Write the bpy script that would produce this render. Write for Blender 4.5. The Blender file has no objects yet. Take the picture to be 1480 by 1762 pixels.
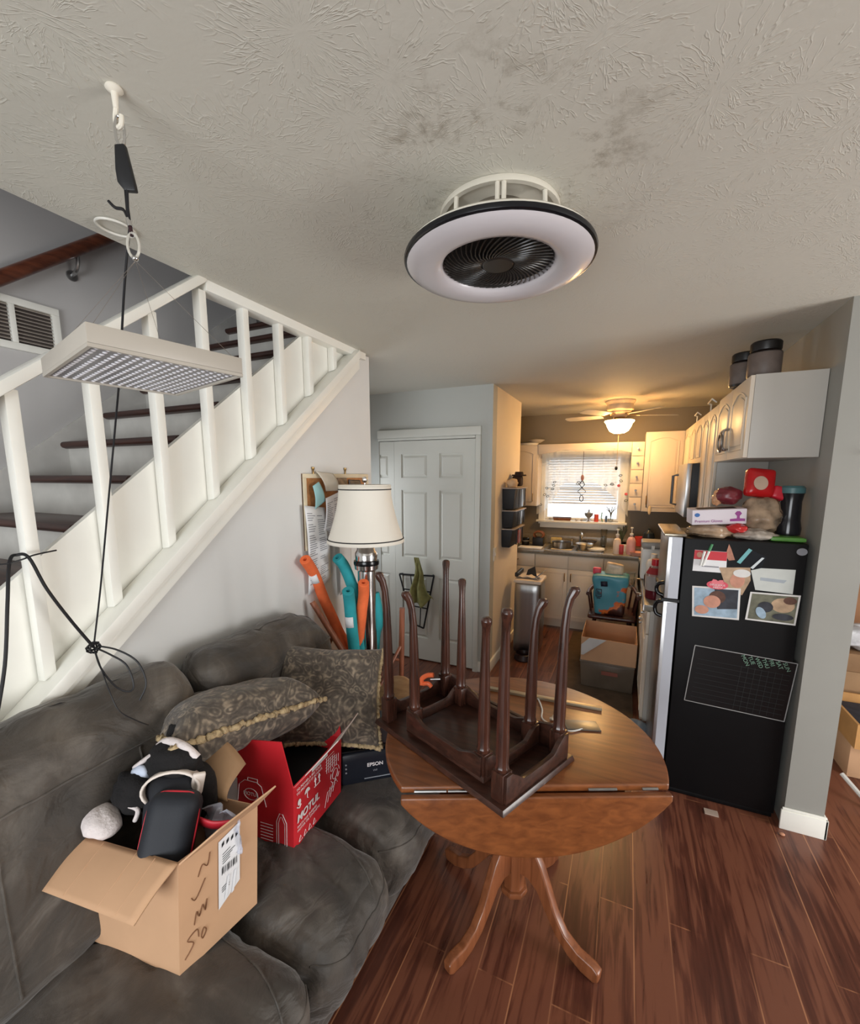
import bpy, bmesh, math, random
from mathutils import Vector, Matrix, noise
V = Vector
random.seed(7)
SC = bpy.context.scene
COL = SC.collection
PI = math.pi

# ---------------------------------------------------------------- camera
YAW, PITCH, ROLL, FPX = -0.42716, 0.14983, -0.00065, 741.0
cam_d = bpy.data.cameras.new('camera')
cam = bpy.data.objects.new('camera', cam_d)
COL.objects.link(cam)
SC.camera = cam
cam_d.sensor_fit = 'HORIZONTAL'
cam_d.sensor_width = 36.0
cam_d.lens = FPX / 1480 * 36.0
cam_d.shift_y = (931.0 - 881.0) / 1480
cam_d.clip_start = 0.02
fwd = V((math.sin(YAW) * math.cos(PITCH), math.cos(YAW) * math.cos(PITCH), -math.sin(PITCH)))
rgt = V((math.cos(YAW), -math.sin(YAW), 0))
upv = rgt.cross(fwd)
rr = rgt * math.cos(ROLL) + upv * math.sin(ROLL)
uu = -rgt * math.sin(ROLL) + upv * math.cos(ROLL)
mw = Matrix((rr, uu, -fwd)).transposed().to_4x4()
mw.translation = V((0, 0, 1.7))
cam.matrix_world = mw

# ---------------------------------------------------------------- light and exposure
SC.view_settings.view_transform = 'Standard'
SC.view_settings.look = 'None'
SC.view_settings.gamma = 1.0
SC.view_settings.exposure = 0.0
SC.view_settings.use_curve_mapping = False
wd = bpy.data.worlds.new('sky')
SC.world = wd
wd.use_nodes = True
wd.node_tree.nodes['Background'].inputs['Color'].default_value = (0.93, 0.965, 1.0, 1)
wd.node_tree.nodes['Background'].inputs['Strength'].default_value = 2.2

def area_light(name, loc, aim, sx, sy, watts, col):
    d = bpy.data.lights.new(name, 'AREA')
    d.shape = 'RECTANGLE'
    d.size, d.size_y, d.energy, d.color = sx, sy, watts, col
    o = bpy.data.objects.new(name, d)
    COL.objects.link(o)
    o.location = loc
    o.rotation_euler = (V(aim) - V(loc)).to_track_quat('-Z', 'Y').to_euler()
    return o
# daylight through the living room window (behind the camera) and the side window
area_light('daylight_back_window', (-0.35, -2.16, 1.2), (-0.55, 3.0, 1.4), 2.0, 1.4, 66, (0.93, 0.97, 1.0))
area_light('daylight_side_window', (3.16, 1.45, 1.15), (-1.5, 1.5, 1.3), 1.4, 1.6, 72, (1.0, 0.97, 0.93))
area_light('stair_fill_light', (-1.9, -1.95, 3.9), (-2.1, 1.6, 2.2), 0.7, 0.9, 6, (0.95, 0.97, 1.0))  # added fill for the dim stairwell, no window known there
area_light('daylight_kitchen_window', (-0.49, 5.85, 1.6), (-0.49, 3.5, 1.2), 1.1, 1.0, 5, (0.9, 0.96, 1.0))

area_light('hall_fill_light', (-2.31, 2.9, 1.35), (-1.2, 3.3, 1.0), 0.6, 1.0, 3.5, (0.9, 0.95, 1.0))  # added fill to brighten the hall door, no window known there

# ---------------------------------------------------------------- materials
def lin(c):
    out = []
    for v in c[:3]:
        v = v / 255.0
        out.append(v / 12.92 if v <= 0.04045 else ((v + 0.055) / 1.055) ** 2.4)
    return (*out, 1.0)

def newmat(name):
    m = bpy.data.materials.new(name)
    m.use_nodes = True
    nt = m.node_tree
    return m, nt, nt.nodes['Principled BSDF']

def nd(nt, typ, **kw):
    n = nt.nodes.new(typ)
    for k, v in kw.items():
        if k in n.inputs.keys():
            n.inputs[k].default_value = v
        else:
            setattr(n, k, v)
    return n

def ramp(nt, fac, stops):
    r = nt.nodes.new('ShaderNodeValToRGB')
    els = r.color_ramp.elements
    while len(els) < len(stops):
        els.new(0.5)
    for e, (p, c) in zip(els, stops):
        e.position = p
        e.color = c if len(c) == 4 else lin(c)
    nt.links.new(fac, r.inputs['Fac'])
    return r.outputs['Color']

def coords(nt, scale=(1, 1, 1), rot=(0, 0, 0), kind='Object'):
    tc = nt.nodes.new('ShaderNodeTexCoord')
    mp = nt.nodes.new('ShaderNodeMapping')
    mp.inputs['Scale'].default_value = scale
    mp.inputs['Rotation'].default_value = rot
    nt.links.new(tc.outputs[kind], mp.inputs['Vector'])
    return mp.outputs['Vector']

def bump(nt, p, height, strength, dist=0.01):
    b = nd(nt, 'ShaderNodeBump', Strength=strength, Distance=dist)
    nt.links.new(height, b.inputs['Height'])
    nt.links.new(b.outputs['Normal'], p.inputs['Normal'])
    return b

MATS = {}
def mat(name, col, rough=0.5, metal=0.0, var=0.12, scale=8.0, stretch=(1, 1, 1), bmp=0.0, bscale=60.0,
        trans=0.0, alpha=1.0, emit=None, estr=0.0, coat=0.0, sheen=0.0, ior=1.45, detail=4.0, spec=None, col2=None):
    if name in MATS:
        return MATS[name]
    m, nt, p = newmat(name)
    p.inputs['Roughness'].default_value = rough
    p.inputs['Metallic'].default_value = metal
    p.inputs['Transmission Weight'].default_value = trans
    p.inputs['Alpha'].default_value = alpha
    p.inputs['Coat Weight'].default_value = coat
    p.inputs['Sheen Weight'].default_value = sheen
    p.inputs['IOR'].default_value = ior
    if spec is not None:
        p.inputs['Specular IOR Level'].default_value = spec
    vec = coords(nt, stretch)
    c1 = lin(col)
    n = nd(nt, 'ShaderNodeTexNoise', Scale=scale, Detail=detail)
    nt.links.new(vec, n.inputs['Vector'])
    if col2 is not None:
        cc = ramp(nt, n.outputs['Fac'], [(0.35, col2), (0.65, col)])
    else:
        lo = tuple(max(0, v * (1 - var)) for v in c1[:3]) + (1,)
        hi = tuple(min(1, v * (1 + var)) for v in c1[:3]) + (1,)
        cc = ramp(nt, n.outputs['Fac'], [(0.3, lo), (0.7, hi)])
    nt.links.new(cc, p.inputs['Base Color'])
    if bmp > 0:
        n2 = nd(nt, 'ShaderNodeTexNoise', Scale=bscale, Detail=3.0)
        nt.links.new(vec, n2.inputs['Vector'])
        bump(nt, p, n2.outputs['Fac'], bmp, 0.004)
    if emit is not None:
        p.inputs['Emission Color'].default_value = lin(emit)
        p.inputs['Emission Strength'].default_value = estr
    MATS[name] = m
    return m

def wood(name, dark, light, axis=0, rough=0.35, scale=6.0, coat=0.15, bmp=0.05):
    if name in MATS:
        return MATS[name]
    m, nt, p = newmat(name)
    s = [9.0, 9.0, 9.0]
    s[axis] = 0.9
    vec = coords(nt, tuple(s))
    n = nd(nt, 'ShaderNodeTexNoise', Scale=scale, Detail=6.0, Distortion=0.6)
    nt.links.new(vec, n.inputs['Vector'])
    nt.links.new(ramp(nt, n.outputs['Fac'], [(0.3, dark), (0.7, light)]), p.inputs['Base Color'])
    p.inputs['Roughness'].default_value = rough
    p.inputs['Coat Weight'].default_value = coat
    p.inputs['Coat Roughness'].default_value = 0.25
    if bmp:
        bump(nt, p, n.outputs['Fac'], bmp, 0.003)
    MATS[name] = m
    return m

# ceiling: stomped crow's-foot plaster with greasy dust stains near the fan
def ceiling_mat():
    m, nt, p = newmat('stomped_ceiling')
    L = nt.links.new
    tc = nt.nodes.new('ShaderNodeTexCoord')
    wob = nd(nt, 'ShaderNodeTexNoise', Scale=5.0, Detail=2.0)
    L(tc.outputs['Object'], wob.inputs['Vector'])
    hs = []
    for sc_, off in ((3.7, 0.0), (4.3, 3.7)):
        mp = nt.nodes.new('ShaderNodeMapping')
        mp.inputs['Location'].default_value = (off, off * 0.7, 0)
        mp.inputs['Scale'].default_value = (1, 1, 0)
        L(tc.outputs['Object'], mp.inputs['Vector'])
        vo = nd(nt, 'ShaderNodeTexVoronoi', Scale=sc_)
        vo.voronoi_dimensions = '2D'
        L(mp.outputs['Vector'], vo.inputs['Vector'])
        sub = nd(nt, 'ShaderNodeVectorMath', operation='SUBTRACT')
        L(mp.outputs['Vector'], sub.inputs[0])
        L(vo.outputs['Position'], sub.inputs[1])
        sx = nt.nodes.new('ShaderNodeSeparateXYZ')
        L(sub.outputs['Vector'], sx.inputs[0])
        at = nd(nt, 'ShaderNodeMath', operation='ARCTAN2')
        L(sx.outputs['Y'], at.inputs[0]); L(sx.outputs['X'], at.inputs[1])
        ln = nd(nt, 'ShaderNodeVectorMath', operation='LENGTH')
        L(sub.outputs['Vector'], ln.inputs[0])
        cx = nt.nodes.new('ShaderNodeCombineXYZ')
        ma = nd(nt, 'ShaderNodeMath', operation='MULTIPLY'); ma.inputs[1].default_value = 5.5
        L(at.outputs[0], ma.inputs[0])
        mr = nd(nt, 'ShaderNodeMath', operation='MULTIPLY'); mr.inputs[1].default_value = 16.0
        L(ln.outputs['Value'], mr.inputs[0])
        L(ma.outputs[0], cx.inputs['X']); L(mr.outputs[0], cx.inputs['Y'])
        L(vo.outputs['Color'], cx.inputs['Z'])
        st = nd(nt, 'ShaderNodeTexNoise', Scale=1.3, Detail=1.5)
        L(cx.outputs[0], st.inputs['Vector'])
        rp = ramp(nt, st.outputs['Fac'], [(0.535, (0, 0, 0, 1)), (0.575, (1, 1, 1, 1)), (0.625, (0, 0, 0, 1))])
        msk = ramp(nt, ln.outputs['Value'], [(0.015, (0, 0, 0, 1)), (0.045, (1, 1, 1, 1)), (0.16, (0, 0, 0, 1))])
        mu = nd(nt, 'ShaderNodeMath', operation='MULTIPLY')
        L(rp, mu.inputs[0]); L(msk, mu.inputs[1])
        hs.append(mu.outputs[0])
    mx = nd(nt, 'ShaderNodeMath', operation='MAXIMUM')
    L(hs[0], mx.inputs[0]); L(hs[1], mx.inputs[1])
    fine = nd(nt, 'ShaderNodeTexNoise', Scale=55.0, Detail=4.0)
    L(tc.outputs['Object'], fine.inputs['Vector'])
    fm = nd(nt, 'ShaderNodeMath', operation='MULTIPLY_ADD')
    fm.inputs[1].default_value = 0.28
    L(fine.outputs['Fac'], fm.inputs[0]); L(mx.outputs[0], fm.inputs[2])
    bump(nt, p, fm.outputs[0], 0.30, 0.006)
    # dust that the fan has blown onto the plaster
    dm = nt.nodes.new('ShaderNodeVectorMath'); dm.operation = 'DISTANCE'
    L(tc.outputs['Object'], dm.inputs[0]); dm.inputs[1].default_value = (-0.34, 1.16, 2.42)
    band = ramp(nt, dm.outputs['Value'], [(0.10, (0.3, 0.3, 0.3, 1)), (0.22, (1, 1, 1, 1)), (0.48, (0, 0, 0, 1))])
    dn = nd(nt, 'ShaderNodeTexNoise', Scale=9.0, Detail=9.0, Roughness=0.82)
    L(tc.outputs['Object'], dn.inputs['Vector'])
    dr = ramp(nt, dn.outputs['Fac'], [(0.52, (0, 0, 0, 1)), (0.70, (0.85, 0.85, 0.85, 1))])
    mm = nd(nt, 'ShaderNodeMath', operation='MULTIPLY')
    L(band, mm.inputs[0]); L(dr, mm.inputs[1])
    mix = nd(nt, 'ShaderNodeMix', data_type='RGBA')
    L(mm.outputs[0], mix.inputs['Factor'])
    mix.inputs['A'].default_value = lin((204, 201, 190))
    mix.inputs['B'].default_value = lin((124, 112, 92))
    L(mix.outputs['Result'], p.inputs['Base Color'])
    p.inputs['Roughness'].default_value = 0.75
    return m

def floor_mat():
    m, nt, p = newmat('wood_plank_floor')
    L = nt.links.new
    vec = coords(nt, (1, 1, 1), (0, 0, PI / 2))
    br = nd(nt, 'ShaderNodeTexBrick')
    br.offset = 0.37
    br.inputs['Scale'].default_value = 1.0
    br.inputs['Mortar Size'].default_value = 0.0028
    br.inputs['Mortar Smooth'].default_value = 0.5
    br.inputs['Brick Width'].default_value = 1.22
    br.inputs['Row Height'].default_value = 0.124
    br.inputs['Color1'].default_value = (0.25, 0.25, 0.25, 1)
    br.inputs['Color2'].default_value = (0.8, 0.8, 0.8, 1)
    br.inputs['Mortar'].default_value = (0.5, 0.5, 0.5, 1)
    L(vec, br.inputs['Vector'])
    v2 = coords(nt, (16, 1.2, 1))
    gr = nd(nt, 'ShaderNodeTexNoise', Scale=3.0, Detail=7.0, Distortion=0.7)
    L(v2, gr.inputs['Vector'])
    blot = nd(nt, 'ShaderNodeTexNoise', Scale=2.2, Detail=3.0)
    L(coords(nt, (3, 1, 1)), blot.inputs['Vector'])
    add = nd(nt, 'ShaderNodeMath', operation='MULTIPLY_ADD'); add.inputs[1].default_value = 0.35
    L(br.outputs['Color'], add.inputs[0]); L(gr.outputs['Fac'], add.inputs[2])
    add2 = nd(nt, 'ShaderNodeMath', operation='MULTIPLY_ADD'); add2.inputs[1].default_value = 0.5
    L(blot.outputs['Fac'], add2.inputs[0]); L(add.outputs[0], add2.inputs[2])
    base = ramp(nt, add2.outputs[0], [(0.55, (60, 33, 25)), (0.85, (90, 50, 38)), (1.15, (118, 72, 54))])
    wear = nd(nt, 'ShaderNodeTexNoise', Scale=1.6, Detail=3.0)
    L(coords(nt, (7, 1, 1)), wear.inputs['Vector'])
    wr = ramp(nt, wear.outputs['Fac'], [(0.42, (0, 0, 0, 1)), (0.6, (1, 1, 1, 1))])
    mf = nd(nt, 'ShaderNodeMath', operation='MULTIPLY')
    L(br.outputs['Fac'], mf.inputs[0]); L(wr, mf.inputs[1])
    mix = nd(nt, 'ShaderNodeMix', data_type='RGBA')
    L(mf.outputs[0], mix.inputs['Factor']); L(base, mix.inputs['A'])
    mix.inputs['B'].default_value = lin((168, 116, 84))
    L(mix.outputs['Result'], p.inputs['Base Color'])
    rr_ = nd(nt, 'ShaderNodeMapRange')
    L(gr.outputs['Fac'], rr_.inputs['Value'])
    rr_.inputs['To Min'].default_value = 0.22; rr_.inputs['To Max'].default_value = 0.40
    L(rr_.outputs[0], p.inputs['Roughness'])
    bump(nt, p, add.outputs[0], 0.12, 0.003)
    return m

def suede_mat():
    m, nt, p = newmat('worn_grey_suede')
    L = nt.links.new
    v = coords(nt, (1, 1, 1))
    a = nd(nt, 'ShaderNodeTexNoise', Scale=4.5, Detail=5.0, Roughness=0.6, Distortion=0.8)
    L(v, a.inputs['Vector'])
    L(ramp(nt, a.outputs['Fac'], [(0.3, (42, 37, 32)), (0.52, (70, 63, 56)), (0.78, (120, 112, 103))]), p.inputs['Base Color'])
    w = nd(nt, 'ShaderNodeTexNoise', Scale=9.0, Detail=3.0, Distortion=1.6)
    L(coords(nt, (1.0, 0.6, 1.0)), w.inputs['Vector'])
    f = nd(nt, 'ShaderNodeTexNoise', Scale=240.0, Detail=2.0)
    L(v, f.inputs['Vector'])
    s = nd(nt, 'ShaderNodeMath', operation='MULTIPLY_ADD'); s.inputs[1].default_value = 0.05
    L(f.outputs['Fac'], s.inputs[0]); L(w.outputs['Fac'], s.inputs[2])
    bump(nt, p, s.outputs[0], 0.45, 0.03)
    p.inputs['Roughness'].default_value = 0.62
    p.inputs['Sheen Weight'].default_value = 0.25
    return m

def paisley_mat():
    m, nt, p = newmat('paisley_chenille')
    L = nt.links.new
    v = coords(nt, (1, 1, 1))
    wn = nd(nt, 'ShaderNodeTexNoise', Scale=7.0, Detail=1.0)
    L(v, wn.inputs['Vector'])
    mxv = nd(nt, 'ShaderNodeVectorMath', operation='MULTIPLY_ADD')
    mxv.inputs[1].default_value = (0.16, 0.16, 0.16)
    L(wn.outputs['Color'], mxv.inputs[0]); L(v, mxv.inputs[2])
    vo = nd(nt, 'ShaderNodeTexVoronoi', Scale=24.0)
    L(mxv.outputs['Vector'], vo.inputs['Vector'])
    wv = nd(nt, 'ShaderNodeMath', operation='MULTIPLY'); wv.inputs[1].default_value = 17.0
    L(vo.outputs['Distance'], wv.inputs[0])
    sn = nd(nt, 'ShaderNodeMath', operation='SINE')
    L(wv.outputs[0], sn.inputs[0])
    n2 = nd(nt, 'ShaderNodeTexNoise', Scale=38.0, Detail=3.0)
    L(v, n2.inputs['Vector'])
    s = nd(nt, 'ShaderNodeMath', operation='MULTIPLY_ADD'); s.inputs[1].default_value = 0.11
    L(sn.outputs[0], s.inputs[0]); L(n2.outputs['Fac'], s.inputs[2])
    L(ramp(nt, s.outputs[0], [(0.30, (66, 57, 49)), (0.52, (88, 78, 67)), (0.80, (150, 134, 114))]), p.inputs['Base Color'])
    bump(nt, p, s.outputs[0], 0.5, 0.004)
    p.inputs['Roughness'].default_value = 0.8
    p.inputs['Sheen Weight'].default_value = 0.3
    return m

CEIL = ceiling_mat()
FLOOR = floor_mat()
SUEDE = suede_mat()
PAISLEY = paisley_mat()
WALL = mat('painted_wall', (222, 222, 220), 0.6, var=0.03, scale=2, bmp=0.03, bscale=160)
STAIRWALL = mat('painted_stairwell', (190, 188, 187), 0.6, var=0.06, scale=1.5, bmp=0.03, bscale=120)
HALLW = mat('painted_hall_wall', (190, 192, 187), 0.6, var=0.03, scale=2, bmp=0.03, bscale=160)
KITW = mat('painted_kitchen_wall', (240, 229, 212), 0.6, var=0.04, scale=2, bmp=0.05, bscale=140)
BACKS = mat('kitchen_backsplash_paint', (124, 114, 96), 0.55, var=0.04, scale=2)
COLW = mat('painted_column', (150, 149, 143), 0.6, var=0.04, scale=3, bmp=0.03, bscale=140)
TRIM = mat('white_gloss_trim', (242, 241, 233), 0.35, var=0.03, scale=6)
DOORP = mat('white_door_paint', (214, 214, 206), 0.4, var=0.02, scale=4)
CAB = mat('white_cabinet', (212, 200, 184), 0.4, var=0.03, scale=4)
CAB_BRIGHT = mat('white_cabinet_brightened', (238, 225, 206), 0.4, var=0.03, scale=4)  # same cabinet paint, lightened to make up for weak light low down
CABSIDE = mat('cabinet_side_laminate', (186, 182, 175), 0.45, var=0.02, scale=4)
CHROME = mat('chrome', (220, 220, 220), 0.14, 1.0, var=0.02)
STEEL = mat('brushed_steel', (176, 176, 176), 0.3, 1.0, var=0.1, scale=30, stretch=(1, 1, 0.05))
BRASS = mat('aged_brass', (170, 140, 92), 0.32, 1.0, var=0.1)
BLACK = mat('black_plastic', (22, 23, 26), 0.45, var=0.1)
BLACKGL = mat('black_gloss', (14, 15, 18), 0.18, var=0.1)
RUBBER = mat('black_rubber_cord', (20, 20, 24), 0.5, var=0.1)
WHITEP = mat('white_plastic', (226, 226, 222), 0.35, var=0.02)
PAPER = mat('white_paper', (228, 228, 230), 0.7, var=0.03)
CARD = mat('brown_cardboard', (198, 157, 122), 0.75, var=0.07, scale=5, bmp=0.08, bscale=40)
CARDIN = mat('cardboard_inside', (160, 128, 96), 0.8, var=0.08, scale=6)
CHERRY = wood('dark_cherry_wood', (42, 23, 17), (80, 47, 36), 2, 0.25, 7, 0.25)
CHERRYH = wood('dark_cherry_flat', (40, 22, 16), (72, 43, 33), 0, 0.3, 7, 0.2)
OAK = wood('honey_oak_top', (104, 56, 25), (138, 80, 40), 0, 0.40, 5, 0.55, 0.03)
OAKV = wood('honey_oak_turned', (116, 66, 38), (152, 92, 58), 2, 0.3, 5, 0.3, 0.03)
PINE = wood('pale_pine', (176, 132, 88), (206, 164, 118), 0, 0.45, 5, 0.05)
STOOLW = wood('stool_leg_wood', (116, 64, 42), (156, 94, 66), 2, 0.4, 6, 0.1)
TREAD = wood('dark_stair_tread', (50, 27, 20), (82, 48, 36), 0, 0.4, 6, 0.1)
PANE, _nt, _p = newmat('window_pane')
_t = _nt.nodes.new('ShaderNodeBsdfTransparent'); _g = _nt.nodes.new('ShaderNodeBsdfGlossy'); _g.inputs['Roughness'].default_value = 0.02
_m = _nt.nodes.new('ShaderNodeMixShader'); _m.inputs[0].default_value = 0.06
_nt.links.new(_t.outputs[0], _m.inputs[1]); _nt.links.new(_g.outputs[0], _m.inputs[2]); _nt.links.new(_m.outputs[0], _nt.nodes['Material Output'].inputs['Surface'])
GLASS = mat('clear_glass', (240, 244, 244), 0.03, var=0.0, trans=1.0, ior=1.45)
INK = mat('black_ink', (30, 30, 34), 0.6, var=0.0)
GREYINK = mat('grey_ink', (140, 140, 146), 0.7, var=0.0)
WHITEINK = mat('white_ink', (232, 226, 226), 0.6, var=0.0)

# ---------------------------------------------------------------- mesh helpers
OFF = {}
class MB:
    def __init__(s):
        s.bm = bmesh.new(); s.mi = 0
    def add(s, vs, fs):
        bv = [s.bm.verts.new(V(v)) for v in vs]
        out = []
        for f in fs:
            try:
                fc = s.bm.faces.new([bv[i] for i in f]); fc.material_index = s.mi; out.append(fc)
            except ValueError:
                pass
        return bv
    def box(s, x0, x1, y0, y1, z0, z1, M=None):
        vs = [V((x, y, z)) for z in (z0, z1) for x, y in ((x0, y0), (x1, y0), (x1, y1), (x0, y1))]
        if M is not None:
            vs = [M @ v for v in vs]
        s.add(vs, [(0, 3, 2, 1), (4, 5, 6, 7), (0, 1, 5, 4), (1, 2, 6, 5), (2, 3, 7, 6), (3, 0, 4, 7)])
        return s
    def hexa(s, b, t):          # two quads, bottom and top
        s.add(list(b) + list(t), [(0, 3, 2, 1), (4, 5, 6, 7), (0, 1, 5, 4), (1, 2, 6, 5), (2, 3, 7, 6), (3, 0, 4, 7)])
        return s
    def prism(s, pts, vec):
        n = len(pts); vec = V(vec)
        vs = [V(p) for p in pts] + [V(p) + vec for p in pts]
        s.add(vs, [tuple(range(n - 1, -1, -1)), tuple(range(n, 2 * n))] + [(i, (i + 1) % n, n + (i + 1) % n, n + i) for i in range(n)])
        return s
    def poly(s, pts):
        s.add(pts, [tuple(range(len(pts)))]); return s
    def tube(s, pts, r, n=8, caps=True, closed=False):
        pts = [V(p) for p in pts]; m = len(pts)
        rs = r if isinstance(r, (list, tuple)) else [r] * m
        t0 = (pts[1] - pts[0]).normalized()
        a = V((0, 0, 1)) if abs(t0.z) < 0.9 else V((1, 0, 0))
        nrm = (a - t0 * a.dot(t0)).normalized()
        rings = []
        for i in range(m):
            if closed:
                t = pts[(i + 1) % m] - pts[i - 1]
            else:
                t = pts[min(i + 1, m - 1)] - pts[max(i - 1, 0)]
            if t.length < 1e-9:
                t = t0
            t = t.normalized()
            nrm = nrm - t * nrm.dot(t)
            nrm = nrm.normalized() if nrm.length > 1e-6 else t.orthogonal().normalized()
            b = t.cross(nrm)
            rings.append([pts[i] + (nrm * math.cos(2 * PI * k / n) + b * math.sin(2 * PI * k / n)) * rs[i] for k in range(n)])
        vs = [p for q in rings for p in q]
        fs = []
        for i in range(m if closed else m - 1):
            j = (i + 1) % m
            fs += [(i * n + k, i * n + (k + 1) % n, j * n + (k + 1) % n, j * n + k) for k in range(n)]
        if caps and not closed:
            fs += [tuple(range(n - 1, -1, -1)), tuple((m - 1) * n + k for k in range(n))]
        s.add(vs, fs); return s
    def cyl(s, p0, p1, r0, r1=None, n=20):
        return s.tube([p0, p1], [r0, r0 if r1 is None else r1], n)
    def lathe(s, prof, c=(0, 0, 0), n=32, M=None, sx=1.0, sy=1.0):
        c = V(c); vs = []; rings = []
        for r, z in prof:
            if r < 1e-6:
                rings.append([len(vs)]); vs.append(V((0, 0, z)))
            else:
                rings.append(list(range(len(vs), len(vs) + n)))
                vs += [V((sx * r * math.cos(2 * PI * k / n), sy * r * math.sin(2 * PI * k / n), z)) for k in range(n)]
        fs = []
        for a, b in zip(rings[:-1], rings[1:]):
            for k in range(n):
                k2 = (k + 1) % n
                if len(a) == 1 and len(b) == 1:
                    continue
                if len(a) == 1:
                    fs.append((a[0], b[k2], b[k]))
                elif len(b) == 1:
                    fs.append((a[k], a[k2], b[0]))
                else:
                    fs.append((a[k], a[k2], b[k2], b[k]))
        if M is not None:
            vs = [M @ v for v in vs]
        s.add([v + c for v in vs], fs); return s
    def ell(s, c, r, n=20, m=12, M=None, lump=0.0, seed=0.0, freq=2.0):
        c = V(c); vs = [V((0, 0, -1))]
        for i in range(1, m):
            ph = -PI / 2 + PI * i / m
            vs += [V((math.cos(ph) * math.cos(2 * PI * k / n), math.cos(ph) * math.sin(2 * PI * k / n), math.sin(ph))) for k in range(n)]
        vs.append(V((0, 0, 1)))
        fs = [(0, 1 + (k + 1) % n, 1 + k) for k in range(n)]
        for i in range(m - 2):
            a = 1 + i * n; b = a + n
            fs += [(a + k, a + (k + 1) % n, b + (k + 1) % n, b + k) for k in range(n)]
        a = 1 + (m - 2) * n; e = len(vs) - 1
        fs += [(a + k, a + (k + 1) % n, e) for k in range(n)]
        out = []
        for v in vs:
            g = 1.0 + (lump * noise.noise(v * freq + V((seed, seed * 1.7, seed * 0.3))) if lump else 0)
            w = V((v.x * r[0] * g, v.y * r[1] * g, v.z * r[2] * g))
            out.append(c + (M @ w if M is not None else w))
        s.add(out, fs); return s
    def grid(s, fn, nu, nv, cu=False):
        vs = [V(fn(i / nu, j / nv)) for j in range(nv + 1) for i in range(nu + (0 if cu else 1))]
        w = nu if cu else nu + 1
        fs = []
        for j in range(nv):
            for i in range(nu):
                i2 = (i + 1) % w
                fs.append((j * w + i, j * w + i2, (j + 1) * w + i2, (j + 1) * w + i))
        s.add(vs, fs); return s
    def rbox(s, c, h, r, seg=10, M=None, puff=(0, 0, 0), fn=None):
        """Box with round edges: c centre, h half sizes, r edge radius, puff swelling of each pair of faces."""
        c = V(c); cache = {}; vs = []; fs = []
        def vid(p):
            key = (round(p[0], 5), round(p[1], 5), round(p[2], 5))
            if key not in cache:
                cache[key] = len(vs)
                q = V([p[i] * h[i] for i in range(3)])
                k = V([max(-(h[i] - r), min(h[i] - r, q[i])) for i in range(3)])
                d = q - k
                w = k + (d.normalized() * r if d.length > 1e-9 else d)
                for i in range(3):
                    if puff[i]:
                        a, b = (i + 1) % 3, (i + 2) % 3
                        w[i] += puff[i] * (1 - p[a] ** 2) * (1 - p[b] ** 2) * p[i]
                if fn:
                    w = fn(w, p)
                vs.append(c + (M @ w if M is not None else w))
            return cache[key]
        for ax in range(3):
            a, b = (ax + 1) % 3, (ax + 2) % 3
            for sg in (-1, 1):
                for i in range(seg):
                    for j in range(seg):
                        q = []
                        for di, dj in ((0, 0), (1, 0), (1, 1), (0, 1)):
                            p = [0, 0, 0]
                            p[ax] = sg
                            # denser rows close to the edges
                            p[a] = math.sin((-1 + 2 * (i + di) / seg) * PI / 2)
                            p[b] = math.sin((-1 + 2 * (j + dj) / seg) * PI / 2)
                            q.append(vid(p))
                        fs.append(tuple(q if sg > 0 else q[::-1]))
        s.add(vs, fs); return s
    def build(s, name, m, parent=None, at=None, bev=0.0, seg=2, sub=0, solid=0.0, ang=38):
        bm = s.bm
        bmesh.ops.recalc_face_normals(bm, faces=bm.faces)
        if bev > 0:
            es = [e for e in bm.edges if len(e.link_faces) == 2 and e.calc_face_angle(0) > 0.55]
            bmesh.ops.bevel(bm, geom=es, offset=bev, segments=seg, affect='EDGES', profile=0.6, clamp_overlap=True)
        off = V((0, 0, 0))
        if parent is not None:
            off = OFF[parent.name]
        elif at is not None:
            off = V(at)
        for v in bm.verts:
            v.co -= off
        me = bpy.data.meshes.new(name)
        bm.to_mesh(me); bm.free()
        for x in (m if isinstance(m, (list, tuple)) else [m]):
            me.materials.append(x)
        if len(me.polygons):
            me.polygons.foreach_set('use_smooth', [True] * len(me.polygons))
            me.set_sharp_from_angle(angle=math.radians(ang))
        o = bpy.data.objects.new(name, me)
        COL.objects.link(o)
        OFF[o.name] = off
        if parent is not None:
            o.parent = parent
        else:
            o.location = off
        if solid:
            md = o.modifiers.new('thickness', 'SOLIDIFY'); md.thickness = solid; md.offset = 0
        if sub:
            md = o.modifiers.new('smooth', 'SUBSURF'); md.levels = sub; md.render_levels = sub
        return o

def tag(o, label, cat, group=None, kind=None):
    if label: o['label'] = label
    if cat: o['category'] = cat
    if group: o['group'] = group
    if kind: o['kind'] = kind
    return o

def thing(name, loc, label, cat, group=None):
    o = bpy.data.objects.new(name, None)
    o.empty_display_size = 0.05
    COL.objects.link(o)
    o.location = loc
    OFF[o.name] = V(loc)
    return tag(o, label, cat, group)

def struct(name, mb, m, **k):
    o = mb.build(name, m, **k)
    o['kind'] = 'structure'
    return o

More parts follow.
